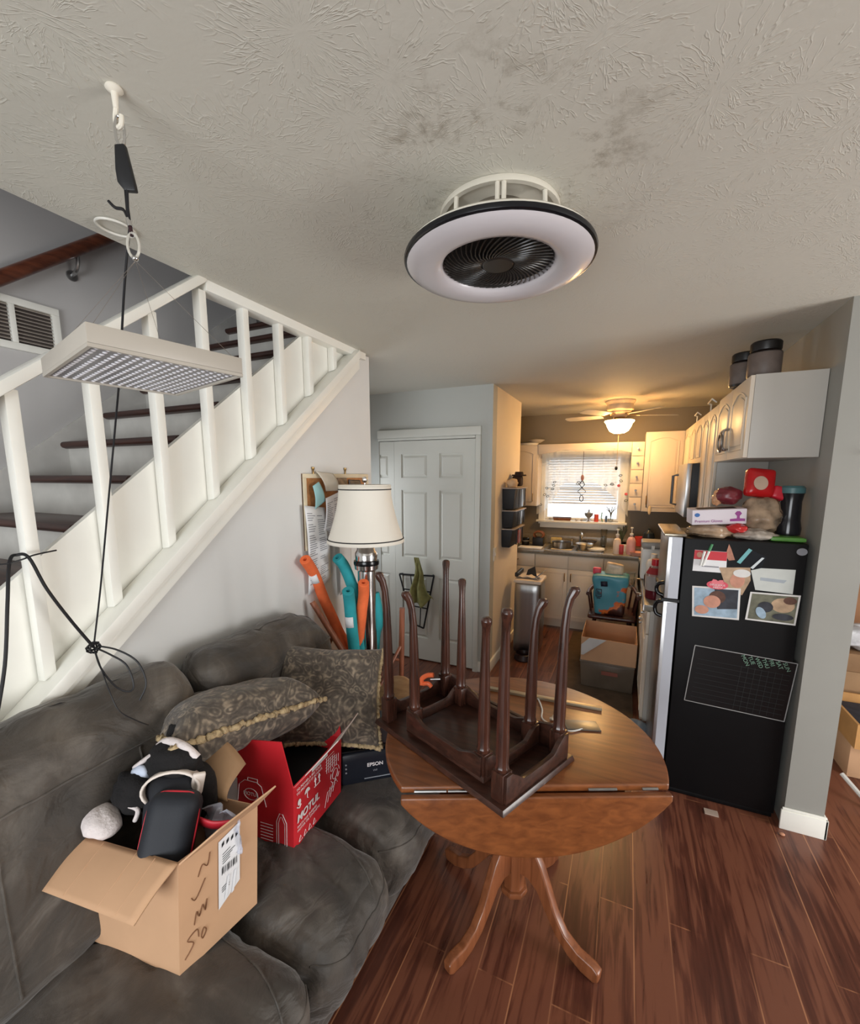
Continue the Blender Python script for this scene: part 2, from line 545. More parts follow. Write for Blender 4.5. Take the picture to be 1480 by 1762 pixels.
def text(name, s, origin, ux, uy, size, m, parent, align='LEFT', bold=0.0, shear=0.0):
    """Flat lettering, ux reading direction, uy up, placed at origin."""
    cu = bpy.data.curves.new(name, 'FONT')
    cu.body = s; cu.size = size; cu.align_x = align; cu.offset = bold; cu.extrude = 0.0003; cu.shear = shear
    tmp = bpy.data.objects.new(name + '_tmp', cu)
    COL.objects.link(tmp)
    dg = bpy.context.evaluated_depsgraph_get()
    me = bpy.data.meshes.new_from_object(tmp.evaluated_get(dg))
    bpy.data.objects.remove(tmp)
    ux = V(ux).normalized(); uy = V(uy); uy = (uy - ux * uy.dot(ux)).normalized(); n = ux.cross(uy)
    off = OFF[parent.name]
    o0 = V(origin)
    for v in me.vertices:
        v.co = o0 + ux * v.co.x + uy * v.co.y + n * (v.co.z + 0.0006) - off
    me.materials.clear(); me.materials.append(m)
    o = bpy.data.objects.new(name, me)
    COL.objects.link(o); o.parent = parent; OFF[o.name] = off
    return o

def frame(o, ux, uy):
    """4x4 with x axis ux, y axis ~uy, z their normal, origin o."""
    ux = V(ux).normalized(); uy = V(uy); uy = (uy - ux * uy.dot(ux)).normalized(); n = ux.cross(uy)
    M = Matrix((ux, uy, n)).transposed().to_4x4(); M.translation = V(o)
    return M

def seam(obj, pts, direction, r=0.0035, n=30, name='seam', m=None):
    """Welt laid on the surface of obj: the path is dropped onto the mesh along direction."""
    from mathutils.bvhtree import BVHTree
    me = obj.data; off = OFF[obj.name]
    tree = BVHTree.FromPolygons([v.co + off for v in me.vertices], [p.vertices[:] for p in me.polygons])
    out = []
    for q in bez(pts, n):
        h = tree.ray_cast(q, V(direction).normalized())
        if h[0] is not None:
            out.append(h[0] + h[1] * r * 0.25)
    if len(out) > 2:
        par = obj
        MB().tube(out, r, 7).build(name, m, par)

def bez(p, n=12):
    """Catmull-Rom through the points."""
    p = [V(q) for q in p]; out = []
    for i in range(len(p) - 1):
        a = p[max(i - 1, 0)]; b = p[i]; c = p[i + 1]; d = p[min(i + 2, len(p) - 1)]
        for k in range(n):
            t = k / n
            out.append(0.5 * ((2 * b) + (c - a) * t + (2 * a - 5 * b + 4 * c - d) * t * t + (3 * b - a - 3 * c + d) * t ** 3))
    out.append(p[-1]); return out

# ================================================================ the setting
ZC = 2.42
XW = -1.49                     # room face of the wall under the stairs
XF = -2.33                     # far wall of the stairwell
YB = -2.3                      # wall behind the camera
def wall_with_hole(name, m, axis, t0, t1, a0, a1, z0, z1, ha0, ha1, hz0, hz1):
    """Wall slab between t0 and t1 along its thickness axis ('x' or 'y') with one rectangular opening."""
    mb = MB()
    for (p, q, r, s) in ((a0, ha0, z0, z1), (ha1, a1, z0, z1), (ha0, ha1, z0, hz0), (ha0, ha1, hz1, z1)):
        if q - p > 1e-4 and s - r > 1e-4:
            if axis == 'y':
                mb.box(p, q, t0, t1, r, s)
            else:
                mb.box(t0, t1, p, q, r, s)
    return struct(name, mb, m)

struct('floor', MB().box(-2.45, 3.32, YB - 0.12, 5.54, -0.1, 0), FLOOR)
# ceiling: open above the stairs
mb = MB()
mb.box(XW, 3.32, YB - 0.12, 5.54, ZC, ZC + 0.28)
mb.box(-2.45, XW, 2.37, 5.54, ZC, ZC + 0.28)
struct('ceiling', mb, CEIL)
wall_with_hole('wall_back', WALL, 'y', YB - 0.12, YB, -2.45, 3.32, 0, ZC, -1.4, 0.7, 0.5, 2.0)
wall_with_hole('wall_right', WALL, 'x', 3.2, 3.32, YB, 5.42, 0, ZC, 0.7, 2.2, 0.3, 2.0)
wall_with_hole('wall_kitchen', BACKS, 'y', 5.42, 5.54, -2.45, 3.32, 0, ZC, -0.92, -0.06, 1.17, 1.95)
struct('wall_hall', MB().box(-2.45, -2.07, 3.433, 3.55, 0, ZC).box(-2.07, -1.145, 3.433, 3.55, 2.035, ZC).box(-1.145, -1.01, 3.433, 3.55, 0, ZC), HALLW)
struct('wall_entry', MB().box(-1.13, -1.01, 3.5502, 4.42, 0, ZC), KITW)
struct('wall_closet', MB().box(-2.45, -1.13, 4.3, 4.42, 0, ZC), KITW)
wall_with_hole('wall_left', STAIRWALL, 'x', -2.45, XF, YB, 5.42, 0, 4.9, 2.6, 3.2, 0.85, 1.85)
struct('wall_column', MB().box(0.79, 0.94, 2.42, 5.42, 0, ZC), COLW)
struct('wall_upstairs', MB().box(XF, XW, 3.36, 3.46, ZC + 0.28, 4.9), STAIRWALL)
struct('wall_landing', MB().box(XW - 0.0, XW + 0.1, YB, 3.46, ZC + 0.28, 4.9), STAIRWALL)
wall_with_hole('wall_stairs_end', STAIRWALL, 'y', YB - 0.12, YB, -2.45, XW + 0.1, ZC, 4.9, -2.25, -1.55, 3.4, 4.4)
struct('ceiling_upstairs', MB().box(-2.45, XW + 0.1, YB - 0.12, 3.46, 4.9, 5.0), CEIL)
struct('floor_upstairs', MB().box(XF, XW, 2.375, 3.36, ZC + 0.2805, ZC + 0.2995), TREAD)

# sloping wall under the stairs: slope 0.80, top follows the trim
SL = 0.80
def zl(y):                     # top of the sloping ledge
    return 0.628 + 0.815 * y
y0 = -0.77
ye = 2.195
struct('wall_stairs', MB().prism([(XW, YB, 0), (XW, 2.37, 0), (XW, 2.37, ZC), (XW, ye, zl(ye) - 0.01), (XW, y0, 0.0)][1:], (-0.028, 0, 0)), WALL)
# trim along the slope, ceiling edge trim and the baseboards
mb = MB()
ya, yb = -0.72, 2.19
mb.prism([(-1.52, ya, zl(ya)), (-1.52, yb, zl(yb)), (-1.52, yb, zl(yb) - 0.05), (-1.52, ya, zl(ya) - 0.05)], (0.088, 0, 0))
mb.prism([(-1.485, ya, zl(ya) - 0.05), (-1.485, yb + .02, zl(yb + .02) - 0.05), (-1.485, yb + .02, zl(yb + .02) - 0.115), (-1.485, ya, zl(ya) - 0.115)], (0.034, 0, 0))
mb.prism([(-1.452, ya, zl(ya) - 0.052), (-1.452, yb, zl(yb) - 0.052), (-1.452, yb, zl(yb) - 0.07), (-1.452, ya, zl(ya) - 0.07)], (0.010, 0, 0))
struct('trim_stairs', mb, TRIM, bev=0.006)
mb = MB()
mb.box(-1.535, -1.465, 1.22, 2.30, ZC - 0.038, ZC + 0.02)
struct('trim_ceiling', mb, TRIM, bev=0.004)
mb = MB()
mb.box(-1.012, -0.995, 3.43, 4.42, 0, 0.095).box(-1.145, -1.01, 3.418, 3.432, 0, 0.095)
struct('baseboard_entry', mb, TRIM, bev=0.004)
mb = MB()
mb.box(0.775, 0.955, 2.405, 2.419, 0, 0.10).box(0.941, 0.955, 2.405, 5.3, 0, 0.10)
mb.box(0.78, 0.95, 2.410, 2.419, 0.10, 0.112)
struct('baseboard_column', mb, TRIM, bev=0.004)
mb = MB()
mb.box(-2.07, -1.1, 3.405, 3.432, 2.03, 2.10)
mb.box(-1.145, -1.1, 3.405, 3.432, 0, 2.0299)
mb.box(-2.07, -1.15, 3.415, 3.432, 2.008, 2.0295)
struct('trim_door', mb, DOORP, bev=0.005)

# windows out of view; the hall and stair ones are added
def plain_window(name, axis, t, a0, a1, z0, z1, mid):
    w = MB()
    def bar(p, q, r, s, d=0.03):
        if axis == 'y': w.box(p, q, t - d, t + d, r, s)
        else: w.box(t - d, t + d, p, q, r, s)
    bar(a0, a1, z0, z0 + 0.04); bar(a0, a1, z1 - 0.04, z1); bar(a0, a0 + 0.04, z0 + 0.04, z1 - 0.04); bar(a1 - 0.04, a1, z0 + 0.04, z1 - 0.04)
    c = (a0 + a1) / 2
    if mid: bar(c - 0.025, c + 0.025, z0 + 0.04, z1 - 0.04)
    return struct(name, w, TRIM)
plain_window('window_2', 'y', YB - 0.06, -1.4, 0.7, 0.5, 2.0, True)
plain_window('window_3', 'x', 3.26, 0.7, 2.2, 0.3, 2.0, True)
plain_window('window_added_hall', 'x', -2.39, 2.6, 3.2, 0.85, 1.85, False)  # added opening for the hall fill light
plain_window('window_added_stairs', 'y', YB - 0.06, -2.25, -1.55, 3.4, 4.4, False)  # added opening upstairs for the stair fill light

# ---------------------------------------------------------------- bifold hall door
def panel_door(name, m, x0, x1, y, z0, z1, cols, rows, depth=0.035):
    """Moulded door leaf facing -y: slab with sunk fields and raised panels."""
    mb = MB()
    xs = [x0]
    for a, b in cols: xs += [a, b]
    xs.append(x1)
    zs = [z0]
    for a, b in rows: zs += [a, b]
    zs.append(z1)
    for i in range(len(xs) - 1):
        for j in range(len(zs) - 1):
            if i % 2 and j % 2:
                a, b, c, d = xs[i], xs[i + 1], zs[j], zs[j + 1]
                mb.box(a, b, y + 0.012, y + depth, c, d)
                e = 0.032
                mb.hexa([(a + .012, y + 0.0125, c + .012), (b - .012, y + 0.0125, c + .012), (b - .012, y + 0.0125, d - .012), (a + .012, y + 0.0125, d - .012)][::-1],
                        [(a + e, y + 0.002, c + e), (b - e, y + 0.002, c + e), (b - e, y + 0.002, d - e), (a + e, y + 0.002, d - e)][::-1])
            else:
                mb.box(xs[i], xs[i + 1], y, y + depth, zs[j], zs[j + 1])
    return mb
rows = [(0.22, 0.80), (0.97, 1.575), (1.685, 1.89)]
dr = struct('door_1', panel_door('door', DOORP, -1.915, -1.155, 3.434, 0.012, 2.004,
            [(-1.845, -1.585), (-1.475, -1.255)], rows), DOORP, ang=25)
M = frame((-1.918, 3.437, 0), (-0.86, 0.5, 0), (0, 0, 1))
lf = panel_door('door', DOORP, 0, 0.3, 0.0, 0.012, 2.004, [(0.06, 0.24)], rows)
for v in lf.bm.verts:
    p = v.co.copy()
    v.co = V((-1.918 - p.x * 0.94 - p.y * 0.3, 3.437 + p.x * 0.02 + p.y, p.z))
struct('door_2', lf, DOORP, ang=25)

# ---------------------------------------------------------------- staircase
st = thing('staircase', (-1.92, 0.0, 0.0), 'white staircase with dark brown wooden treads climbing along the left wall', 'stairs')
RUN, RISE = 0.187, 0.1495
for k in range(-10, 10):
    yn, zt = 0.748 + RUN * k, 1.552 + RISE * k
    if zt < 0.05: continue
    if zt > 2.70: break
    if k >= -2:
        wob = random.uniform(-0.004, 0.004)
        MB().box(XF + 0.01, -1.545, yn - 0.005, yn + RUN + 0.02, zt - 0.028, zt).build('tread', TREAD, st, bev=0.006)
        mbt = MB().tube([(XF + 0.012, yn - 0.004, zt - 0.012), (-1.546, yn - 0.004 + wob, zt - 0.012)], 0.014, 10)
        mbt.build('nosing', wood('worn_nosing', (44, 22, 17), (70, 38, 28), 0, 0.5), bpy.context.scene.objects[[c.name for c in st.children if c.name.startswith('tread')][-1]])
        MB().box(XF + 0.01, -1.545, yn + 0.012, yn + 0.022, zt - RISE, zt - 0.0285).build('riser', mat('white_riser', (196, 194, 188), 0.5), st)
    else:
        MB().box(XF + 0.01, -1.545, yn - 0.005, yn + RUN + 0.02, zt - RISE, zt).build('tread', TREAD, st)
def zsk(y): return 0.962 + 0.795 * y          # top edge of the skirt board
ya, yb = -1.15, 2.37
MB().prism([(-1.52, ya, zsk(ya)), (-1.52, yb, zsk(yb) + 0.0), (-1.52, yb, zsk(yb) - 0.62), (-1.52, -0.45, 0.0), (-1.52, ya, 0.0)], (-0.022, 0, 0)).build('skirt_board', TRIM, st)
MB().prism([(XF + 0.001, -0.9, zsk(-0.9) + 0.055), (XF + 0.001, 2.3, zsk(2.3) + 0.055), (XF + 0.001, 2.3, zsk(2.3) - 0.3), (XF + 0.001, -0.9, zsk(-0.9) - 0.3)], (0.014, 0, 0)).build('wall_skirt', mat('far_skirt', (206, 204, 200), 0.4), st)

rl = thing('stair_railing', (-1.5, 0.6, 1.1), 'white painted railing of square balusters on the open side of the stairs', 'railing')
for i in range(-2, 8):
    y = 0.612 + 0.2005 * i
    zt = min(0.0 + 1.436 + 0.80 * y, ZC - 0.036)
    w = 0.0155
    zb = zl(y) + 0.002
    mbb = MB()
    x0, x1 = -1.519, -1.480
    mbb.hexa([(x0, y - w, zl(y - w)), (x1, y - w, zl(y - w) + .006), (x1, y + w, zl(y + w) - 0.006), (x0, y + w, zl(y + w) - .008)],
             [(x0, y - w, zt), (x1, y - w, zt), (x1, y + w, zt), (x0, y + w, zt)])
    mbb.build('baluster', TRIM, rl, bev=0.004)
ya, yb = 0.0, 1.225
def zr(y): return 1.433 + 0.80 * y
MB().prism([(-1.53, ya, zr(ya)), (-1.53, yb, zr(yb)), (-1.53, yb, zr(yb) + 0.04), (-1.53, ya, zr(ya) + 0.04)], (0.07, 0, 0)).build('top_rail', TRIM, rl, bev=0.008)

hr = thing('wall_handrail', (-2.28, 1.0, 2.5), 'round dark brown wooden handrail on the stairwell wall', 'handrail')
p0, p1 = V((-2.27, 0.50, 2.10)), V((-2.27, 2.0, 3.30))
MB().tube([p0, p1], 0.026, 14).build('rail', wood('handrail_wood', (74, 36, 24), (112, 62, 42), 1, 0.3), hr)
b = MB(); q = p0.lerp(p1, 0.49)
b.tube(bez([(-2.27, q.y, q.z - 0.024), (-2.27, q.y, q.z - 0.055), (-2.29, q.y, q.z - 0.085), (-2.325, q.y, q.z - 0.10)], 5), 0.008, 8)
b.cyl((-2.329, q.y, q.z - 0.10), (-2.322, q.y, q.z - 0.10), 0.022)
b.build('bracket', STEEL, hr)

vt = thing('air_vent', (XF, 1.05, 2.31), 'white louvred return air vent high on the stairwell wall', 'vent')
f = MB()
va, vb, vc, vd = 0.80, 1.16, 2.215, 2.42
for (a, b2, c, d) in ((va, vb, vc, vc + .028), (va, vb, vd - .028, vd), (va, va + .02, vc + .028, vd - .028), (vb - .028, vb, vc + .028, vd - .028), (0.985, 1.005, vc + .028, vd - .028)):
    f.box(XF + 0.001, XF + 0.018, a, b2, c, d)
f.build('frame', TRIM, vt, bev=0.002)
MB().box(XF + 0.0005, XF + 0.003, va + .01, vb - .01, vc + .01, vd - .01).build('duct', mat('vent_dark', (60, 52, 48), 0.8), vt)
for k in range(10):
    z = vc + 0.036 + k * 0.0145
    MB().hexa([(XF + .003, va + .02, z + .008), (XF + .016, va + .02, z), (XF + .016, vb - .028, z), (XF + .003, vb - .028, z + .008)],
              [(XF + .003, va + .02, z + .0095), (XF + .016, va + .02, z + .0015), (XF + .016, vb - .028, z + .0015), (XF + .003, vb - .028, z + .0095)]).build('louvre', mat('vent_slat', (188, 178, 168), 0.5), vt)

# ================================================================ sofa
sofa = thing('sofa', (-1.05, 0.5, 0.0), 'large dark grey suede sofa with puffy back cushions along the stair wall', 'sofa')
def wrinkle(seed, amt=0.012, fr=5.0):
    def fn(w, p):
        q = V((w.x * fr + seed, w.y * fr * 0.7, w.z * fr))
        d = noise.noise(q) * amt + noise.noise(q * 2.7) * amt * 0.35
        for f1, a1 in ((1.0, 1.0), (1.9, 0.5)):       # folds: sharp valleys running across the cushion
            r_ = noise.noise(V((w.x * 2.2 * f1 + seed * 2, w.y * 6.5 * f1 + w.x * 2.0, w.z * 2.6 * f1 + seed)))
            d -= amt * 1.0 * a1 * max(0.0, 1 - abs(r_) * 5.5) ** 1.5
        return w * (1.0 + 0.0) + w.normalized() * d
    return fn
MB().rbox((-1.10, 0.3, 0.17), (0.375, 1.42, 0.15), 0.05, 14, fn=wrinkle(1, 0.006)).build('base', SUEDE, sofa, ang=80)
def seat_fn(seed):
    g = wrinkle(seed, 0.011, 5.5)
    def fn(w, p):
        w = g(w, p)
        if p[0] > 0 and p[2] < 0:
            w.x -= 0.05 * p[0] * (-p[2])
        w.z -= 0.02 * (p[0] + 1) * 0.3
        return w
    return fn
for i, (a, b) in enumerate(((-1.10, 0.02), (0.02, 0.73), (0.73, 1.115), (1.115, 1.70))):
    c = MB().rbox((-0.97, (a + b) / 2, 0.315), (0.34, (b - a) / 2 + 0.006, 0.16), 0.105, 46, puff=(0.02, 0, 0.025), fn=seat_fn(3.1 * i + 2)).build('seat_cushion', SUEDE, sofa, ang=80)
    seam(c, [(-1.15, b - .075, .9), (-.95, b - .06, .9), (-.80, b - .07, .9), (-.70, b - .10, .9), (-.655, b - .12, .9)], (0, 0, -1), .003, 14, m=SUEDE)
    seam(c, [(-.3, a + .02, .40), (-.3, (a + b) / 2, .385), (-.3, b - .02, .40)], (-1, 0, 0), .003, 14, m=SUEDE)
for i, (a, b, zz, hz) in enumerate(((-1.10, 0.03, 0.76, 0.325), (0.03, 0.935, 0.765, 0.325), (0.935, 1.665, 0.755, 0.325))):
    g = wrinkle(7.3 * i + 1, 0.013, 4.5)
    def bf(w, p, g=g, i=i):
        w = g(w, p)
        if p[0] > 0:
            w.x += (0.5 - 0.5 * p[2]) * 0.10 * p[0] - 0.02
        if i == 2:
            w.z -= 0.05 * max(0, p[1]) ** 2
            if p[2] > 0: w.z -= 0.10 * max(0, p[1] - 0.55) 
        # horizontal stitched channel below the crest
        ch = math.exp(-((p[2] - 0.45) / 0.07) ** 2)
        if p[0] > 0: w.x -= 0.012 * ch
        return w
    c = MB().rbox((-1.368, (a + b) / 2, zz), (0.112, (b - a) / 2 + 0.004, hz), 0.10, 46, puff=(0.015, 0, 0.0), fn=bf).build('back_cushion', SUEDE, sofa, ang=80)
    seam(c, [(-.6, a + .03, .925), (-.6, (a + b) / 2, .935), (-.6, b - .03, .925)], (-1, 0, 0), .0035, 16, m=SUEDE)
    for t_ in (.36, .72):
        yy = a + (b - a) * t_
        seam(c, [(-.6, yy + .02, .92), (-.6, yy + .005, .75), (-.6, yy, .52)], (-1, 0, 0), .003, 16, m=SUEDE)

# ================================================================ boxes on the sofa
def sheet(mb, pts, th=0.004):
    """Flat board of the given outline with thickness."""
    p = [V(q) for q in pts]
    n = (p[1] - p[0]).cross(p[-1] - p[0]).normalized()
    mb.prism([q - n * th / 2 for q in p], n * th)
    return mb
def carton(root, b, t, m, min_, th=0.005):
    """Open carton: base quad b, rim quad t."""
    b = [V(q) for q in b]; t = [V(q) for q in t]
    mb = MB()
    cb = sum(b, V()) / 4; ct = sum(t, V()) / 4
    for i in range(4):
        j = (i + 1) % 4
        ins = lambda p, c: p + (c - p).normalized() * th * 1.4
        q = [b[i], b[j], t[j], t[i]]
        r = [ins(b[i], cb), ins(b[j], cb), ins(t[j], ct), ins(t[i], ct)]
        mb.add(q + r, [(0, 1, 2, 3), (7, 6, 5, 4), (3, 2, 6, 7), (0, 4, 5, 1)])
    mb.add(b + [q + V((0, 0, th)) for q in b], [(3, 2, 1, 0), (4, 5, 6, 7)])
    return mb.build('carton', m, root, ang=20)

box = thing('cardboard_box', (-1.1, 0.6, 0.48), 'open brown cardboard box with flaps folded out on the sofa seat, full of toys', 'box')
N, Rr, Bk, Lf = V((-0.930, 0.553, 0.477)), V((-0.897, 0.772, 0.480)), V((-1.19, 0.70, 0.480)), V((-1.255, 0.497, 0.500))
N, Rr, Lf = V((-0.930, 0.553, 0.477)), V((-0.900, 0.770, 0.480)), V((-1.300, 0.500, 0.487))
Bk = Rr + Lf - N
Nt, Rt, Lt = V((-0.914, 0.566, 0.792)), V((-0.888, 0.784, 0.79)), V((-1.245, 0.527, 0.775))
Bt = Rt + Lt - Nt
carton(box, [N, Rr, Bk, Lf], [Nt, Rt, Bt, Lt], CARD, CARDIN)
ol, on = V((-1.235, 0.424, 0.722)), V((-0.927, 0.466, 0.724))
mb = MB(); mb.grid(lambda u, v: Lt.lerp(Nt, u).lerp(ol.lerp(on, u), v) + V((0, 0, 0.006 * math.sin(v * PI))), 14, 10); mb.build('flap', CARD, box, solid=0.005)
for t_ in (.28, .62, .80):
    MB().tube([Lt.lerp(Nt, t_).lerp(ol.lerp(on, t_), .03) + V((0, 0, .004)), Lt.lerp(Nt, t_ + .02).lerp(ol.lerp(on, t_ + .02), .5) + V((0, 0, .0095)), Lt.lerp(Nt, t_ + .01).lerp(ol.lerp(on, t_ + .01), .97) + V((0, 0, .0035))], .0012, 5).build('fold_line', CARD, box)
sheet(MB(), [Nt + V((.004, 0, 0)), Rt, Rt + V((0.085, -0.012, 0.095)), Nt + V((0.075, 0.055, 0.072))]).build('flap', CARD, box)
sheet(MB(), [Lt, Bt.lerp(Lt, 0.1), Bt.lerp(Lt, 0.1) + V((-0.075, 0.012, 0.075)), Lt + V((-0.095, 0.03, 0.062))]).build('flap', CARDIN, box)
mb = MB()
mb.grid(lambda u, v: (Bt.lerp(Rt, 0.10 + 0.62 * u) + V((-0.035 * v, 0.10 * v * v - 0.01, 0.115 * v - 0.075 * v * (2 * abs(u - 0.5)) ** 2))), 12, 8)
mb.build('flap', CARDIN, box, solid=0.004)
# shipping label and marker writing on the right face
ey = (Rr - N).normalized(); ez = (Nt - N).normalized(); en = ey.cross(ez).normalized()
def fp(s, h): return N.lerp(Rr, s).lerp(Nt.lerp(Rt, s), h)
off = en * 0.0025
lb = MB().poly([fp(.46, .30) + off, fp(.74, .42) + off, fp(.74, .98) + off, fp(.46, .93) + off]).build('shipping_label', PAPER, box)
lb['label'] = 'white shipping label'
mk = MB()
off2 = en * 0.0034
def bar(s0, s1, h0, h1): mk.poly([fp(s0, h0) + off2, fp(s1, h0 + .02) + off2, fp(s1, h1 + .02) + off2, fp(s0, h1) + off2])
for k in range(9):
    s0 = 0.50 + 0.024 * k
    bar(s0, s0 + (0.008 if k % 3 else 0.015), 0.60, 0.665)
for k in range(5):
    bar(0.51, 0.51 + 0.18 * random.uniform(0.5, 1.0), 0.70 + 0.022 * k, 0.706 + 0.022 * k)
for k in range(4):
    bar(0.50 + 0.06 * k, 0.53 + 0.06 * k, 0.86, 0.895)
for k in range(3):
    bar(0.50, 0.6, 0.44 + 0.02 * k, 0.446 + 0.02 * k)
mk.build('print', INK, lb)
tape = MB()
for s0 in (0.53, 0.62):
    tape.poly([fp(s0, .36) + off2 * 1.2, fp(s0 + .035, .37) + off2 * 1.2, fp(s0 + .075, .56) + off2 * 1.2, fp(s0 + .04, .56) + off2 * 1.2])
tape.build('tape_wrinkle', mat('clear_tape', (236, 238, 242), 0.15), lb)
def stroke(pts): MB().tube(bez([fp(*q) + en * 0.0015 for q in pts], 5), 0.0012, 5).build('marker_stroke', mat('marker', (120, 80, 52), 0.7), box)
stroke([(.06, .12), (.16, .20), (.09, .27), (.20, .30), (.22, .22)])
stroke([(.17, .36), (.20, .46), (.23, .40), (.27, .48), (.30, .41), (.32, .50)])
stroke([(.14, .62), (.19, .58), (.30, .70)])
stroke([(.22, .76), (.27, .84), (.33, .80), (.36, .90)])
stroke([(.25, .20), (.28, .26), (.31, .22), (.27, .17), (.25, .20)])

# things in the box
CASEB = mat('case_fabric', (30, 33, 40), 0.65, var=0.1, bmp=0.1, bscale=300)
REDZ = mat('red_trim', (206, 40, 56), 0.5, var=0.05)
vc_ = thing('hard_case', (-1.0, 0.61, 0.80), 'black rounded hard case with red zip trim leaning in the cardboard box', 'case')
M = frame((-1.008, 0.612, 0.80), (0.80, 0.52, -0.15), (-0.30, 0.22, 0.82))
MB().rbox((0, 0, 0), (0.062, 0.098, 0.042), 0.034, 12, M=M).build('shell', CASEB, vc_, ang=60)
mbz = MB()
zz = []
for k in range(40):
    a = 2 * PI * k / 40
    cx, sy_ = math.cos(a), math.sin(a)
    sx = math.copysign(abs(cx) ** 0.5, cx) * 0.0605; syy = math.copysign(abs(sy_) ** 0.5, sy_) * 0.0965
    zz.append(M @ V((sx, syy, 0.010)))
mbz.tube(zz, 0.0042, 6, closed=True).build('zip', REDZ, vc_)

sh = thing('sneaker', (-1.06, 0.66, 0.84), 'black fabric shoe with a white leather collar stuffed behind the hard case', 'shoe')
M = frame((-1.075, 0.668, 0.822), (0.72, 0.62, -0.1), (-0.2, 0.25, 0.9))
MB().rbox((0, 0, 0), (0.062, 0.075, 0.045), 0.035, 12, M=M, puff=(.004, 0, .008)).build('upper', mat('shoe_black', (26, 28, 34), 0.75, bmp=0.1), sh, ang=60)
arc = [M @ V((0.066 * math.cos(t) * 1.02, 0.045 + 0.042 * math.sin(t), 0.047)) for t in [PI * 1.22 - 1.44 * PI * k / 18 for k in range(19)]]
mb = MB()
mb.grid(lambda u, v: arc[min(18, int(round(u * 18)))] + (M.to_3x3() @ V((0, 0.0, -0.05 * v))) + (M.to_3x3() @ V((0, 0.018 * (v - .5) * 0, 0))), 18, 3)
mb.build('collar', mat('white_leather', (226, 214, 204), 0.45, bmp=0.1), sh, solid=0.006)
MB().rbox((0, 0, 0), (0.016, 0.034, 0.006), 0.005, 5, M=frame(M @ V((0.062, 0.05, 0.03)), (0.5, 0.8, -0.2), (0.25, 0.1, 1.0))).build('tab', mat('white_leather', (226, 214, 204)), sh)

FURB = mat('black_plush', (22, 20, 21), 0.9, var=0.3, scale=30, bmp=0.6, bscale=160)
FURW = mat('white_plush', (218, 208, 206), 0.95, var=0.08, scale=30, bmp=0.7, bscale=120)
pt = thing('plush_toy', (-1.17, 0.68, 0.82), 'black and white furry plush toy heaped at the back of the cardboard box', 'toy')
mb = MB()
mb.ell((-1.125, 0.715, 0.90), (0.085, 0.062, 0.058), 24, 16, lump=0.22, seed=2, freq=2.5)
mb.ell((-1.175, 0.64, 0.845), (0.070, 0.055, 0.055), 24, 16, lump=0.22, seed=5, freq=2.5)
mb.ell((-1.245, 0.60, 0.790), (0.060, 0.035, 0.035), 20, 12, lump=0.25, seed=8, freq=2.5)
mb.ell((-1.10, 0.74, 0.80), (0.10, 0.05, 0.09), 20, 12, lump=0.2, seed=9)
mb.ell((-1.16, 0.765, 0.945), (0.05, 0.03, 0.035), 20, 12, lump=0.2, seed=19)
mb.build('body', FURB, pt, ang=180)
for pts_, r_ in (([(-1.175, 0.705, 0.935), (-1.135, 0.71, 0.962), (-1.085, 0.722, 0.952), (-1.05, 0.733, 0.92)], .011), ([(-1.205, 0.655, 0.895), (-1.18, 0.66, 0.915), (-1.165, 0.69, 0.93)], .007), ([(-1.155, 0.593, 0.845), (-1.125, 0.607, 0.83), (-1.13, 0.60, 0.80)], .006)):
    MB().tube(bez(pts_, 6), r_, 8).build('white_stripe', FURW, pt, ang=180)
mb = MB().ell((-1.172, 0.652, 0.885), (0.03, 0.018, 0.028), 14, 10, lump=0.3, seed=3)
mb.build('muzzle', mat('pale_blue_cloth', (206, 216, 236), 0.8), pt, ang=180)
sl = MB().ell((-1.205, 0.560, 0.808), (0.062, 0.042, 0.030), 28, 18, M=Matrix.Rotation(-0.15, 4, 'Z') @ Matrix.Rotation(0.15, 4, 'Y'), lump=0.14, seed=4, freq=1.8)
tag(sl.build('fluffy_sock', FURW, at=(-1.2, 0.56, 0.78), ang=180), 'white fluffy sock hanging over the left rim of the cardboard box', 'sock')
mb = MB()
c0 = bez([(-1.005, 0.665, 0.80), (-0.975, 0.668, 0.803), (-0.935, 0.68, 0.795), (-0.900, 0.70, 0.795)], 8)
mb.grid(lambda u, v: c0[int(round(u * 24))] + V((0.008 * (v - .5), -0.003 * (v - .5), 0.026 * (v - .5))), 24, 2)
tag(mb.build('red_strap', REDZ, at=(-0.95, 0.68, 0.79), solid=0.004), 'red webbing strap curling inside the right side of the cardboard box', 'strap')
mb = MB()
mb.grid(lambda u, v: (-1.02 + 0.14 * u, 0.715 + 0.03 * noise.noise(V((u * 4, v * 4, 1))), 0.70 + 0.11 * v + 0.02 * noise.noise(V((u * 5, v * 5, 7)))), 14, 14)
CLEARP = mat('clear_film', (206, 210, 224), 0.18, var=0.1, alpha=0.45)
tag(mb.build('plastic_bag', CLEARP, at=(-0.95, 0.715, 0.70), solid=0.001), 'crumpled clear plastic bag inside the cardboard box beside the red strap', 'bag')

